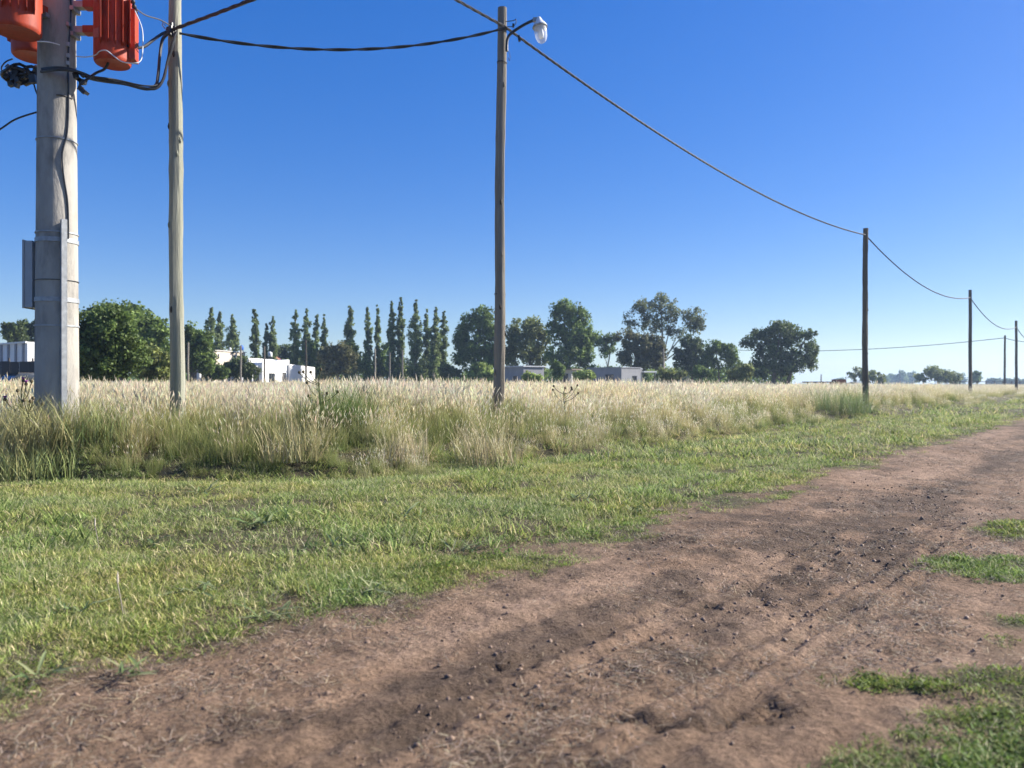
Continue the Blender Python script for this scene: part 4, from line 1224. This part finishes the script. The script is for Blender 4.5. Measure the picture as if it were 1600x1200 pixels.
def tree(name, label, d, base_px, lobes_px, pal, n_clump, crad_, per, leaf, trunk_r=.16, group=None, cat='tree', seed=1, bark='bark', depth=.9, limb=True, gnd=.2, stems=1):
    bx_ = (base_px - 800) / F * d
    root = tag(empty(name, (bx_, d, gnd)), label, cat, group)
    r_ = random.Random(seed)
    lob = []
    for (lx, ly, rx, ry) in lobes_px:
        c = P(lx, ly, d)
        lob.append((c.x - bx_, r_.uniform(-.35, .35) * rx / F * d * depth, c.z - gnd, rx / F * d, rx / F * d * depth, ry / F * d))
    if limb:
        tb = MB()
        big = sorted(lob, key=lambda l: -l[2])
        for q in range(stems):
            top = big[min(q, len(big) - 1)]
            o_ = (q - (stems - 1) / 2) * trunk_r * 5
            H = top[2]
            pts = [Vector((o_, 0, -.3)), Vector((o_ + top[0] * .12, top[1] * .1, H * .22)), Vector((o_ * .7 + top[0] * .4, top[1] * .4, H * .55)), Vector((top[0], top[1], H + top[5] * .4))]
            sp = spline(pts, 5)
            tb.tube(sp, [trunk_r * (1.15 - 1.0 * i / (len(sp) - 1)) for i in range(len(sp))], 8)
        for l in lob:
            z0 = max(.3, min(l[2] * .45, big[0][2] * .5)); k = z0 / max(big[0][2], .1)
            a = Vector((big[0][0] * k * .7, big[0][1] * k * .7, z0)); b = Vector(l[:3])
            m_ = a.lerp(b, .5) + Vector((0, 0, -.08 * (b - a).length))
            sp = spline([a, m_, b, b + Vector((l[3] * r_.uniform(-.4, .4), 0, l[5] * .5))], 4)
            tb.tube(sp, [trunk_r * (.34 - .30 * i / (len(sp) - 1)) for i in range(len(sp))], 5)
        tb.build('trunk', M[bark], root, True)
    cl_ = in_lobes(lob, int(n_clump * (1.34 if d > 60 else 1.45)), seed, crad_ * .80)
    cl_ = cl_[cl_[:, 2] > .15]
    v, f, c = leaves(cl_, int(per * 1.3), leaf * 1.25, PAL[pal], seed)
    link('crown', np_mesh('crown', v, f, c), M['leaf'], root)
    return root

def poplar(px_, top, d, label, width=5.5, seed=1, low=590, dens=1.0):
    """slim columnar tree, knobbly and gappy"""
    r_ = np.random.default_rng(seed)
    bx_ = (px_ - 800) / F * d
    H = CH + (600 - top) / F * d - .2
    root = tag(empty('poplar_tree', (bx_, d, .2)), label, 'tree', 'slender poplars behind the field')
    ph = r_.uniform(0, 6)
    pts = [Vector((.18 * math.sin(q * 2.2 + ph) * q, .1 * math.sin(q * 3 + ph), -.3 + (H) * q)) for q in np.linspace(0, 1, 9)]
    MB().tube(pts, [.14 * (1.05 - q) for q in np.linspace(0, 1, 9)], 7).build('trunk', M['pale_bark'], root, True)
    w = width * 1.12 / F * d
    cl_ = []
    z = H * .06
    while z < H:
        q = z / H
        gap = .55 + .75 * float(vnoise(np.array([z * 1.1]), np.array([ph * 3]), seed)[0])
        prof = min(1, (1 - q) * 3.2 + .28) * (1.15 - .35 * q) * (1.25 if q < .35 else 1)
        for k in range(5 if q < .75 else 3):
            a = r_.uniform(0, 6.283); rr = w * prof * r_.uniform(.1, 1.15) * gap
            cx_ = .18 * math.sin(q * 2.2 + ph) * q
            if r_.uniform() < .8: cl_.append((cx_ + math.cos(a) * rr * 1.15, math.sin(a) * rr, z + r_.uniform(-.3, .3) + rr * .5, w * prof * r_.uniform(.28, .72)))
        z += .19 * r_.uniform(.7, 1.35) / dens
    v, f, c = leaves(np.array(cl_), 30, .23, PAL['poplar'], seed, 1.4)
    link('crown', np_mesh('crown', v, f, c), M['leaf'], root)

pops = [(328, 482, 88, 7.5, 'leafy poplar, leftmost of the row, above the beige house roof edge'), (341, 486, 92, 6.5, 'poplar close beside the leftmost leafy poplar'), (363, 494, 88, 8, 'wide loose poplar above the beige house'),
        (399, 483, 90, 5.5, 'tall narrow poplar between the beige house and the white house'), (415, 507, 95, 4, 'short thin poplar above the white water tank'), (427, 495, 95, 5, 'feathery poplar just right of the white water tank'),
        (460, 484, 90, 4.8, 'narrow poplar above the right end of the white house'), (480, 485, 90, 5.5, 'knobbly poplar above the low white outbuilding'), (493, 492, 93, 4, 'thin poplar right of the knobbly poplar'),
        (508, 496, 90, 5, 'poplar standing over the brownish scrub, left of the broad-footed one'), (545, 481, 90, 7, 'broad-footed poplar standing free with open branches'),
        (574, 483, 90, 4.5, 'slender poplar, first of the tight dark pair'), (589, 480, 92, 4, 'thinnest poplar, second of the tight dark pair'), (611, 472, 90, 5.5, 'tall poplar just left of the tallest one'),
        (626, 466, 90, 5, 'tallest poplar of the whole row'), (650, 472, 88, 7, 'full tall poplar opening the dense group of four'), (666, 487, 92, 6, 'shorter poplar, second in the dense group of four'),
        (679, 482, 88, 6, 'poplar, third in the dense group of four'), (691, 489, 90, 6, 'poplar closing the dense group of four on the right')]
for i, (a, b, c, w, l) in enumerate(pops): poplar(a, b, c, l, w, 100 + i)

# left of the weathered pole
tree('bush', 'large round leafy green bush right behind the concrete pole', 27, 170, [(150, 520, 30, 38), (185, 525, 34, 40), (165, 560, 48, 34), (205, 556, 26, 30), (135, 545, 26, 42), (175, 500, 24, 22)], 'bush', 330, .30, 42, .085, .07, cat='bush', seed=31, gnd=.2)
tree('willow_tree', 'drooping dark green tree rising behind the large round bush', 52, 190, [(165, 492, 26, 18), (190, 490, 26, 18), (210, 505, 30, 25), (232, 512, 26, 26), (250, 530, 22, 34), (180, 530, 40, 40), (225, 550, 38, 36)], 'mid', 260, .55, 32, .16, .22, seed=32)
tree('shrub', 'olive yellowish shrub at the foot of the weathered pole', 34, 240, [(240, 566, 20, 24), (228, 574, 16, 18), (256, 572, 14, 20)], 'olive', 90, .30, 32, .10, .04, cat='shrub', seed=33)
tree('dark_tree', 'small dark tree at the left edge above the pale warehouse', 70, 22, [(14, 516, 11, 12), (26, 514, 10, 12), (22, 528, 16, 10)], 'dark', 75, .38, 30, .17, .14, seed=34)
tree('dark_tree', 'dark tree touching the left side of the concrete pole above the warehouse', 72, 50, [(46, 512, 11, 12), (58, 510, 11, 14), (52, 526, 15, 12), (66, 520, 9, 14)], 'dark', 85, .38, 30, .17, .14, seed=35)
tree('round_tree', 'dense dark tree immediately right of the weathered pole', 58, 300, [(296, 525, 14, 18), (310, 540, 18, 26), (292, 556, 16, 30), (318, 560, 16, 24)], 'mid', 150, .48, 30, .17, .16, seed=36)
tree('shrub', 'dark rounded shrub in front of the beige house', 63, 376, [(376, 572, 20, 15), (362, 578, 14, 14), (392, 580, 14, 14)], 'dark', 90, .38, 30, .15, .05, cat='shrub', seed=37)
tree('shrub', 'mid green shrub between the small shed and the dark rounded shrub', 60, 334, [(334, 580, 14, 11), (346, 584, 12, 10), (324, 576, 8, 16)], 'bush', 70, .34, 30, .14, .05, cat='shrub', seed=38)
tree('round_tree', 'dark low tree filling the gap behind the tiled roof', 100, 448, [(440, 548, 14, 12), (456, 552, 14, 14), (436, 564, 16, 14), (462, 566, 14, 16)], 'dark', 90, .6, 30, .20, .14, seed=39)
tree('shrub', 'loose brownish scrub below the poplars right of the white house', 80, 525, [(512, 560, 16, 20), (530, 552, 16, 20), (545, 562, 14, 22), (522, 578, 22, 14)], 'brown', 130, .5, 28, .18, .07, cat='shrub', seed=40)
tree('shrub', 'green scrub under the broad-footed poplar', 86, 560, [(556, 566, 12, 18), (570, 572, 10, 16), (548, 548, 10, 14)], 'mid', 80, .5, 28, .18, .06, cat='shrub', seed=41)
tree('shrub', 'dark scrub at the foot of the poplars left of the white outbuilding end', 90, 490, [(486, 552, 14, 20), (500, 566, 12, 20), (474, 548, 10, 16)], 'mid', 90, .5, 28, .18, .06, cat='shrub', seed=42)
tree('shrub', 'low scrub behind the slim posts between the poplar pairs', 92, 600, [(600, 560, 10, 26), (590, 582, 22, 10), (620, 584, 20, 9), (640, 582, 14, 10)], 'mid', 90, .45, 28, .18, .06, cat='shrub', seed=43)
tree('shrub', 'olive shrub at the right foot of the dense poplar group', 84, 700, [(697, 581, 14, 10), (712, 582, 12, 8)], 'olive', 55, .4, 28, .17, .05, cat='shrub', seed=44)
tree('shrub', 'light olive shrub just left of the lamp pole', 80, 750, [(750, 578, 17, 12), (738, 583, 12, 9), (764, 582, 12, 10)], 'light', 75, .4, 28, .16, .05, cat='shrub', seed=45)
# right of the lamp pole
tree('tall_tree', 'ragged tall tree just left of the lamp pole', 86, 745, [(752, 498, 16, 18), (735, 512, 18, 22), (764, 512, 14, 26), (722, 530, 12, 26), (742, 548, 28, 26), (766, 555, 12, 30), (720, 560, 12, 22)], 'mid', 230, .6, 30, .20, .2, seed=51, stems=2)
tree('round_tree', 'round-headed tree just right of the lamp pole', 86, 826, [(806, 520, 16, 22), (832, 514, 18, 18), (848, 530, 12, 24), (818, 545, 28, 24), (840, 560, 18, 20), (798, 556, 12, 26)], 'olive', 200, .6, 30, .20, .2, seed=52)
tree('round_tree', 'big full green tree in the middle of the far tree line', 84, 890, [(880, 486, 20, 18), (908, 492, 14, 16), (868, 512, 16, 26), (896, 520, 26, 30), (916, 530, 14, 26), (885, 555, 34, 22), (915, 560, 16, 20)], 'mid', 260, .62, 30, .20, .25, seed=53)
tree('round_tree', 'small loose tree between the big full tree and the gum tree', 95, 947, [(940, 532, 14, 13), (956, 530, 10, 10), (948, 548, 12, 9)], 'mid', 55, .5, 26, .19, .13, seed=54)
tree('gum_tree', 'tall airy gum tree with spreading open crown and pale trunk', 88, 1037, [(1004, 484, 18, 16), (1034, 474, 24, 16), (1050, 488, 18, 16), (1082, 496, 20, 16), (1092, 510, 12, 12), (985, 500, 14, 14), (1022, 505, 24, 14), (1060, 515, 22, 14)], 'gum', 170, .62, 22, .18, .26, seed=55, bark='pale_bark')
tree('round_tree', 'dense brownish dark tree below the left of the gum tree', 82, 1005, [(982, 530, 18, 16), (1004, 540, 22, 22), (1025, 548, 16, 24), (976, 556, 12, 22), (1010, 565, 26, 16)], 'brown', 190, .55, 32, .19, .2, seed=56)
tree('round_tree', 'dark tree under the right half of the gum tree', 86, 1082, [(1078, 540, 18, 18), (1095, 552, 16, 20), (1066, 560, 16, 20), (1086, 572, 22, 14)], 'dark', 130, .55, 30, .19, .16, seed=57)
tree('round_tree', 'loose lower tree between the gum tree and the broad dark tree', 84, 1125, [(1118, 545, 16, 14), (1136, 552, 14, 16), (1112, 566, 18, 16), (1148, 572, 12, 16)], 'mid', 110, .55, 26, .19, .15, seed=58)
tree('broad_dark_tree', 'broad dark tree standing alone right of the tree line', 78, 1218, [(1220, 514, 22, 14), (1198, 528, 22, 18), (1238, 528, 22, 16), (1262, 522, 12, 9), (1270, 541, 12, 7), (1170, 534, 12, 12), (1212, 552, 30, 24), (1252, 558, 24, 18), (1190, 570, 16, 20), (1225, 575, 26, 14), (1265, 562, 10, 18)], 'dark', 270, .52, 32, .18, .24, seed=59, stems=2)
tree('shrub', 'low pale green bush between the loose tree and the broad dark tree', 66, 1158, [(1156, 584, 14, 12), (1168, 580, 8, 14), (1144, 586, 10, 9)], 'olive', 60, .32, 28, .15, .05, cat='shrub', seed=60)
for lx, ly, rx, ry, pal_, lab, sd_, dd in ((912, 587, 16, 8, 'light', 'light green bush between the open hut and the grey block house', 61, 70), (872, 576, 9, 12, 'mid', 'dark green bush beside the long grey shed', 62, 72), (832, 590, 13, 7, 'light', 'bright low bush in front of the long grey shed', 63, 66), (1048, 585, 22, 9, 'olive', 'wide olive bush right of the white porch roof', 64, 70), (1100, 582, 18, 10, 'mid', 'green bush under the dark tree right of the gum trunk', 65, 74)):
    tree('shrub', lab, dd, lx, [(lx - rx * .4, ly, rx * .7, ry), (lx + rx * .4, ly + 1, rx * .7, ry * .9)], pal_, 50, .34, 26, .14, .04, cat='shrub', seed=sd_)
tree('shrub', 'round bush on the horizon behind the dark pole', 130, 1348, [(1340, 586, 16, 10), (1360, 588, 14, 10), (1374, 594, 8, 7)], 'olive', 80, .6, 26, .24, .08, cat='shrub', seed=66)
tree('shrub', 'wide round bush on the horizon between the dark pole and the next pole', 130, 1462, [(1456, 583, 18, 10), (1474, 588, 20, 11), (1440, 592, 10, 8), (1490, 592, 12, 8)], 'olive', 110, .6, 26, .24, .08, cat='shrub', seed=67)
tree('round_tree', 'small lone tree right of the second thin pole', 170, 1526, [(1526, 585, 7, 5), (1525, 593, 8, 6)], 'mid', 45, .65, 22, .3, .12, seed=68)
far = [(1382, 594, 7, 6, 'far hazy tree behind the dark pole bush', 420), (1394, 591, 9, 8, 'far hazy tree at the left of the distant row', 430), (1408, 589, 9, 10, 'far hazy tree under the thin mast', 430), (1424, 590, 9, 9, 'far hazy tree right of the thin mast', 440), (1480, 588, 9, 11, 'far hazy tree just right of the wide horizon bush', 420), (1498, 591, 9, 9, 'last far hazy tree before the second thin pole', 430), (1312, 596, 8, 5, 'far hazy tree above the brick store', 420)]
for k, (lx, ly, rx, ry, lab, dd) in enumerate(far):
    tree('far_tree', lab, dd, lx, [(lx, ly, rx, ry), (lx + rx * .4, ly + 3, rx * .8, ry * .6), (lx - rx * .5, ly + 4, rx * .7, ry * .6)], 'mid', 60, 1.3, 24, .7, .3, seed=70 + k, group='far hazy trees')
for k, (lx, dd, lab) in enumerate(((1552, 330, 'low dark grove tree left of the far level-wire pole'), (1570, 335, 'low dark grove tree behind the far level-wire pole'), (1588, 330, 'low dark grove tree at the right picture edge'), (1610, 335, 'low grove tree just at the right picture border'))):
    tree('far_tree', lab, dd, lx, [(lx, 597, 11, 5), (lx + 7, 599, 9, 4)], 'dark', 60, 1.1, 24, .55, .25, seed=80 + k, group='far hazy trees')

def undergrowth():
    r_ = np.random.default_rng(404)
    n = 1500
    px_ = r_.uniform(110, 1240, n); d = r_.uniform(94, 108, n)
    hgt = 15 + 20 * fbm(px_ / 60, px_ * 0 + 3.3, 7, 3) + np.where((px_ > 425) & (px_ < 700), 26 * fbm(px_ / 22, px_ * 0 + 1.3, 9, 3), 0)
    py_ = 600 - r_.uniform(0, 1, n) * hgt
    X = (px_ - 800) / F * d; Z = CH - (py_ - 600) / F * d
    v, f, c = leaves(np.c_[X, d, Z - .3, r_.uniform(.5, .95, n)], 34, .29, PAL['mid'], 405)
    tag(link('undergrowth', np_mesh('undergrowth', v, f, c), M['leaf']), 'dark mass of undergrowth along the foot of the far tree line', 'undergrowth', kind='stuff')
undergrowth()

# ------------------------------------------------------------------ weeds
def weed_leaf_mesh(L, W, seed, col):
    r_ = np.random.default_rng(seed)
    segs = 5
    v, f, c = [], [], []
    for k in range(segs + 1):
        q = k / segs
        w = W * (math.sin(math.pi * min(1, q * .86 + .10)) ** .8) * (1 if q < .98 else .1)
        x = L * q; z = .10 * L * math.sin(q * 2.6) * (.6 + .8 * r_.uniform())
        for s_ in (-1, 0, 1):
            v.append((x, s_ * w * .5, z + abs(s_) * w * .18)); c.append(np.array(col) * (1.15 if s_ == 0 else 1) * (.85 + .3 * q))
    for k in range(segs):
        for j in range(2):
            f.append((k * 3 + j, k * 3 + j + 1, (k + 1) * 3 + j + 1, (k + 1) * 3 + j))
    return np_mesh('leaf', np.array(v), np.array(f), np.array(c), True)
leaf_meshes = [weed_leaf_mesh(.14 + .03 * k, .019 + .003 * (k % 3), 200 + k, [(0.15, .20, .075), (0.19, .22, .10), (0.12, .17, .06), (0.24, .25, .12)][k % 4]) for k in range(6)]
for m_ in leaf_meshes: m_.materials.append(M['weed'])
weeds = [(408, 820, 12, 1.1, 'spreading rosette weed in the middle of the verge'), (640, 812, 8, .9, 'low rosette weed right of the spreading one'), (318, 772, 9, 1.0, 'dark weed near the cut bank'), (312, 928, 10, .8, 'long-leaved weed low in the verge, left'),
         (590, 925, 11, .8, 'long-leaved weed close to the edge of the dirt track'), (725, 862, 11, .85, 'pale-leaved weed near the track, below the lamp pole'), (425, 968, 9, .7, 'greyish weed between the two long-leaved weeds'), (70, 1062, 9, .62, 'blurred broad-leaved weed at the lower left corner'),
         (205, 1058, 9, .6, 'blurred broad-leaved weed on the track edge, lower left'), (120, 960, 8, .75, 'small weed at the left margin of the verge'), (905, 782, 10, 1.0, 'weed in the mown grass right of the lamp pole'), (1000, 800, 8, .9, 'small weed near the bend of the track edge'), (240, 855, 8, .8, 'short weed in the dry patch of the verge'), (520, 858, 7, .7, 'tiny rosette weed in the verge centre')]
for k, (wx, wy, nl, s_, lab) in enumerate(weeds):
    r_ = random.Random(300 + k)
    d = F / (wy - 600); x = (wx - 800) / F * d
    root = tag(empty('broadleaf_weed', (x, d, gz(x, d))), lab, 'plant', 'broad-leaved weeds in the verge')
    nl = int(nl * 1.7)
    for j in range(nl):
        o = link('leaf', r_.choice(leaf_meshes), None, root)
        o.rotation_euler = (r_.uniform(-.3, .3), r_.uniform(-.55, .0), j / nl * 6.283 + r_.uniform(-.4, .4))
        o.scale = [s_ * r_.uniform(.45, 1.0)] * 3
        o.location = (r_.uniform(-.09, .09) * s_, r_.uniform(-.06, .06) * s_, .012)

M['thistle'] = mat('thistle_stem', (0.085, 0.085, 0.04), .85, .2, 30)
M['thistle_head'] = mat('thistle_head', (0.09, 0.07, 0.035), .9, .3, 60)
M['purple'] = mat('thistle_flower', (0.26, 0.06, 0.24), .8, .2, 60)
def thistle(px_, d, top_y, label, nb, seed, flower=False):
    r_ = random.Random(seed)
    x = (px_ - 800) / F * d; g = gz(x, d)
    H = CH + (600 - top_y) / F * d - g
    root = tag(empty('thistle', (x, d, g)), label, 'plant', 'thistles in the tall grass')
    MB().tube(spline([(0, 0, 0), (.02, 0, H * .4), (-.02, .01, H * .8), (.01, 0, H)], 5), [.009 - .0002 * i for i in range(16)], 6).build('stem', M['thistle'], root, True)
    tips = [(.01, 0, H)]
    for k in range(nb):
        z0 = H * r_.uniform(.45, .88); a = r_.uniform(0, 6.283); L = r_.uniform(.12, .28)
        e = Vector((math.cos(a) * L, math.sin(a) * L, z0 + L * r_.uniform(.5, 1.1)))
        MB().tube(spline([(0, 0, z0), Vector((e.x * .55, e.y * .55, z0 + (e.z - z0) * .35)), e], 4), .005, 5).build('branch', M['thistle'], root, True)
        tips.append(e)
        for j in range(3):
            lo = link('leaf', leaf_meshes[j], None, root); lo.location = (0, 0, H * r_.uniform(.2, .8)); lo.rotation_euler = (0, r_.uniform(-.7, .1), r_.uniform(0, 6.28)); lo.scale = [r_.uniform(.5, .9)] * 3
    for k, e in enumerate(tips):
        h = MB().lathe([(0, -.014), (.014, -.008), (.019, .006), (.014, .02), (.007, .028)], e, 9).build('flower_head', M['thistle_head'], root, True)
        if flower and k < 3: MB().lathe([(.009, .02), (.021, .045), (.014, .05), (0, .04)], e, 9).build('petals', M['purple'], h, True)
thistle(500, 9.9, 578, 'dark dried thistle sticking out of the grass between the weathered pole and lamp pole', 7, 1)
thistle(882, 12.8, 607, 'small dark thistle in the grass right of the lamp pole', 6, 2)
thistle(35, 9.0, 596, 'purple-flowered thistle left of the concrete pole', 5, 3, True)
thistle(46, 8.7, 628, 'bare brown thistle in front of the purple one', 5, 4)

# a stand of green weeds in front of the dark pole and a green tussock
def tussock(px_, d, w, h, n, label, cols, seed, name='grass_tussock'):
    global rng
    rng = np.random.default_rng(seed)
    x = (px_ - 800) / F * d; g = gz(x, d)
    b = disc(n, w)
    c = jitter(cols, n, .3)
    v, f, cc = ribbons(b, rng.uniform(0, 6.283, n), np.abs(rng.normal(0, .3, n)), rng.uniform(.5 * h, h, n), rng.uniform(.007, .013, n), c * .8, c * 1.3, 4, .25, .08)
    o = link(name, np_mesh(name, v, f, cc), M['weed'])
    o.location = (x, d, g - .01)
    tag(o, label, 'grass tussock', 'green tussocks in the tall grass')
tussock(535, 10.0, .42, .95, 900, 'big green grass tussock between the weathered pole and lamp pole', (0.155, .215, .06), 5)
tussock(1312, 22.5, .85, 1.0, 620, 'green weed stand in front of the dark pole', (0.24, .30, .12), 6)
tussock(455, 8.8, .34, .66, 190, 'straw-yellow grass tuft at the edge of the verge below the thistle', (0.46, .41, .21), 7)
tussock(765, 9.6, .40, .74, 210, 'straw-yellow grass tuft in front of the lamp pole', (0.50, .43, .24), 8)
tussock(635, 9.2, .30, .60, 160, 'pale dry grass tuft left of the lamp pole', (0.50, .43, .26), 9)
tussock(92, 8.85, .50, .80, 520, 'yellowish grass tuft hiding the foot of the concrete pole', (0.34, .32, .14), 10)
tussock(20, 8.7, .45, .85, 420, 'yellowish grass tuft at the left edge beside the concrete pole', (0.36, .33, .15), 12)
tussock(12, 8.35, .50, .50, 330, 'low yellow-green tuft at the left picture edge where the bank meets the verge', (0.34, .34, .14), 14)
tussock(75, 8.40, .45, .42, 300, 'low green tuft below the concrete pole at the edge of the verge', (0.27, .31, .11), 15)
tussock(150, 8.95, .45, .70, 380, 'green grass tuft just right of the concrete pole foot', (0.22, .26, .09), 13)
for k, (sx, sy, lab) in enumerate(((155, 860, 'pale dry grass seedling standing in the verge, left'), (193, 965, 'single thin grass stalk in the near verge'))):
    d = F / (sy - 600); x = (sx - 800) / F * d
    o = tag(empty('grass_stalk', (x, d, gz(x, d))), lab, 'grass stalk', 'single stalks in the verge')
    MB().tube(spline([(0, 0, 0), (-.01, 0, .07), (-.025, 0, .15)], 5), .0022, 5).build('stem', M['pale_bark'], o)
    MB().lathe([(0, 0), (.005, .015), (.004, .04), (0, .06)], (-.025, 0, .145), 6).build('seed_head', M['beige_wall'], o, True)

# ------------------------------------------------------------------ the air
hz = MB().box2((-1450, -1450, -2.0), (1450, 1450, 17.5)).build('haze', None)
hm = bpy.data.materials.new('haze'); hm.use_nodes = True
hm.node_tree.nodes.clear()
ho = hm.node_tree.nodes.new('ShaderNodeOutputMaterial')
hv = hm.node_tree.nodes.new('ShaderNodeVolumePrincipled')
hv.inputs['Color'].default_value = (.55, .74, 1.0, 1)
hv.inputs['Density'].default_value = .0006
hv.inputs['Anisotropy'].default_value = .3
hm.node_tree.links.new(hv.outputs[0], ho.inputs['Volume'])
hz.data.materials.append(hm)
tag(hz, 'thin pale haze over the whole field', 'haze', kind='stuff')
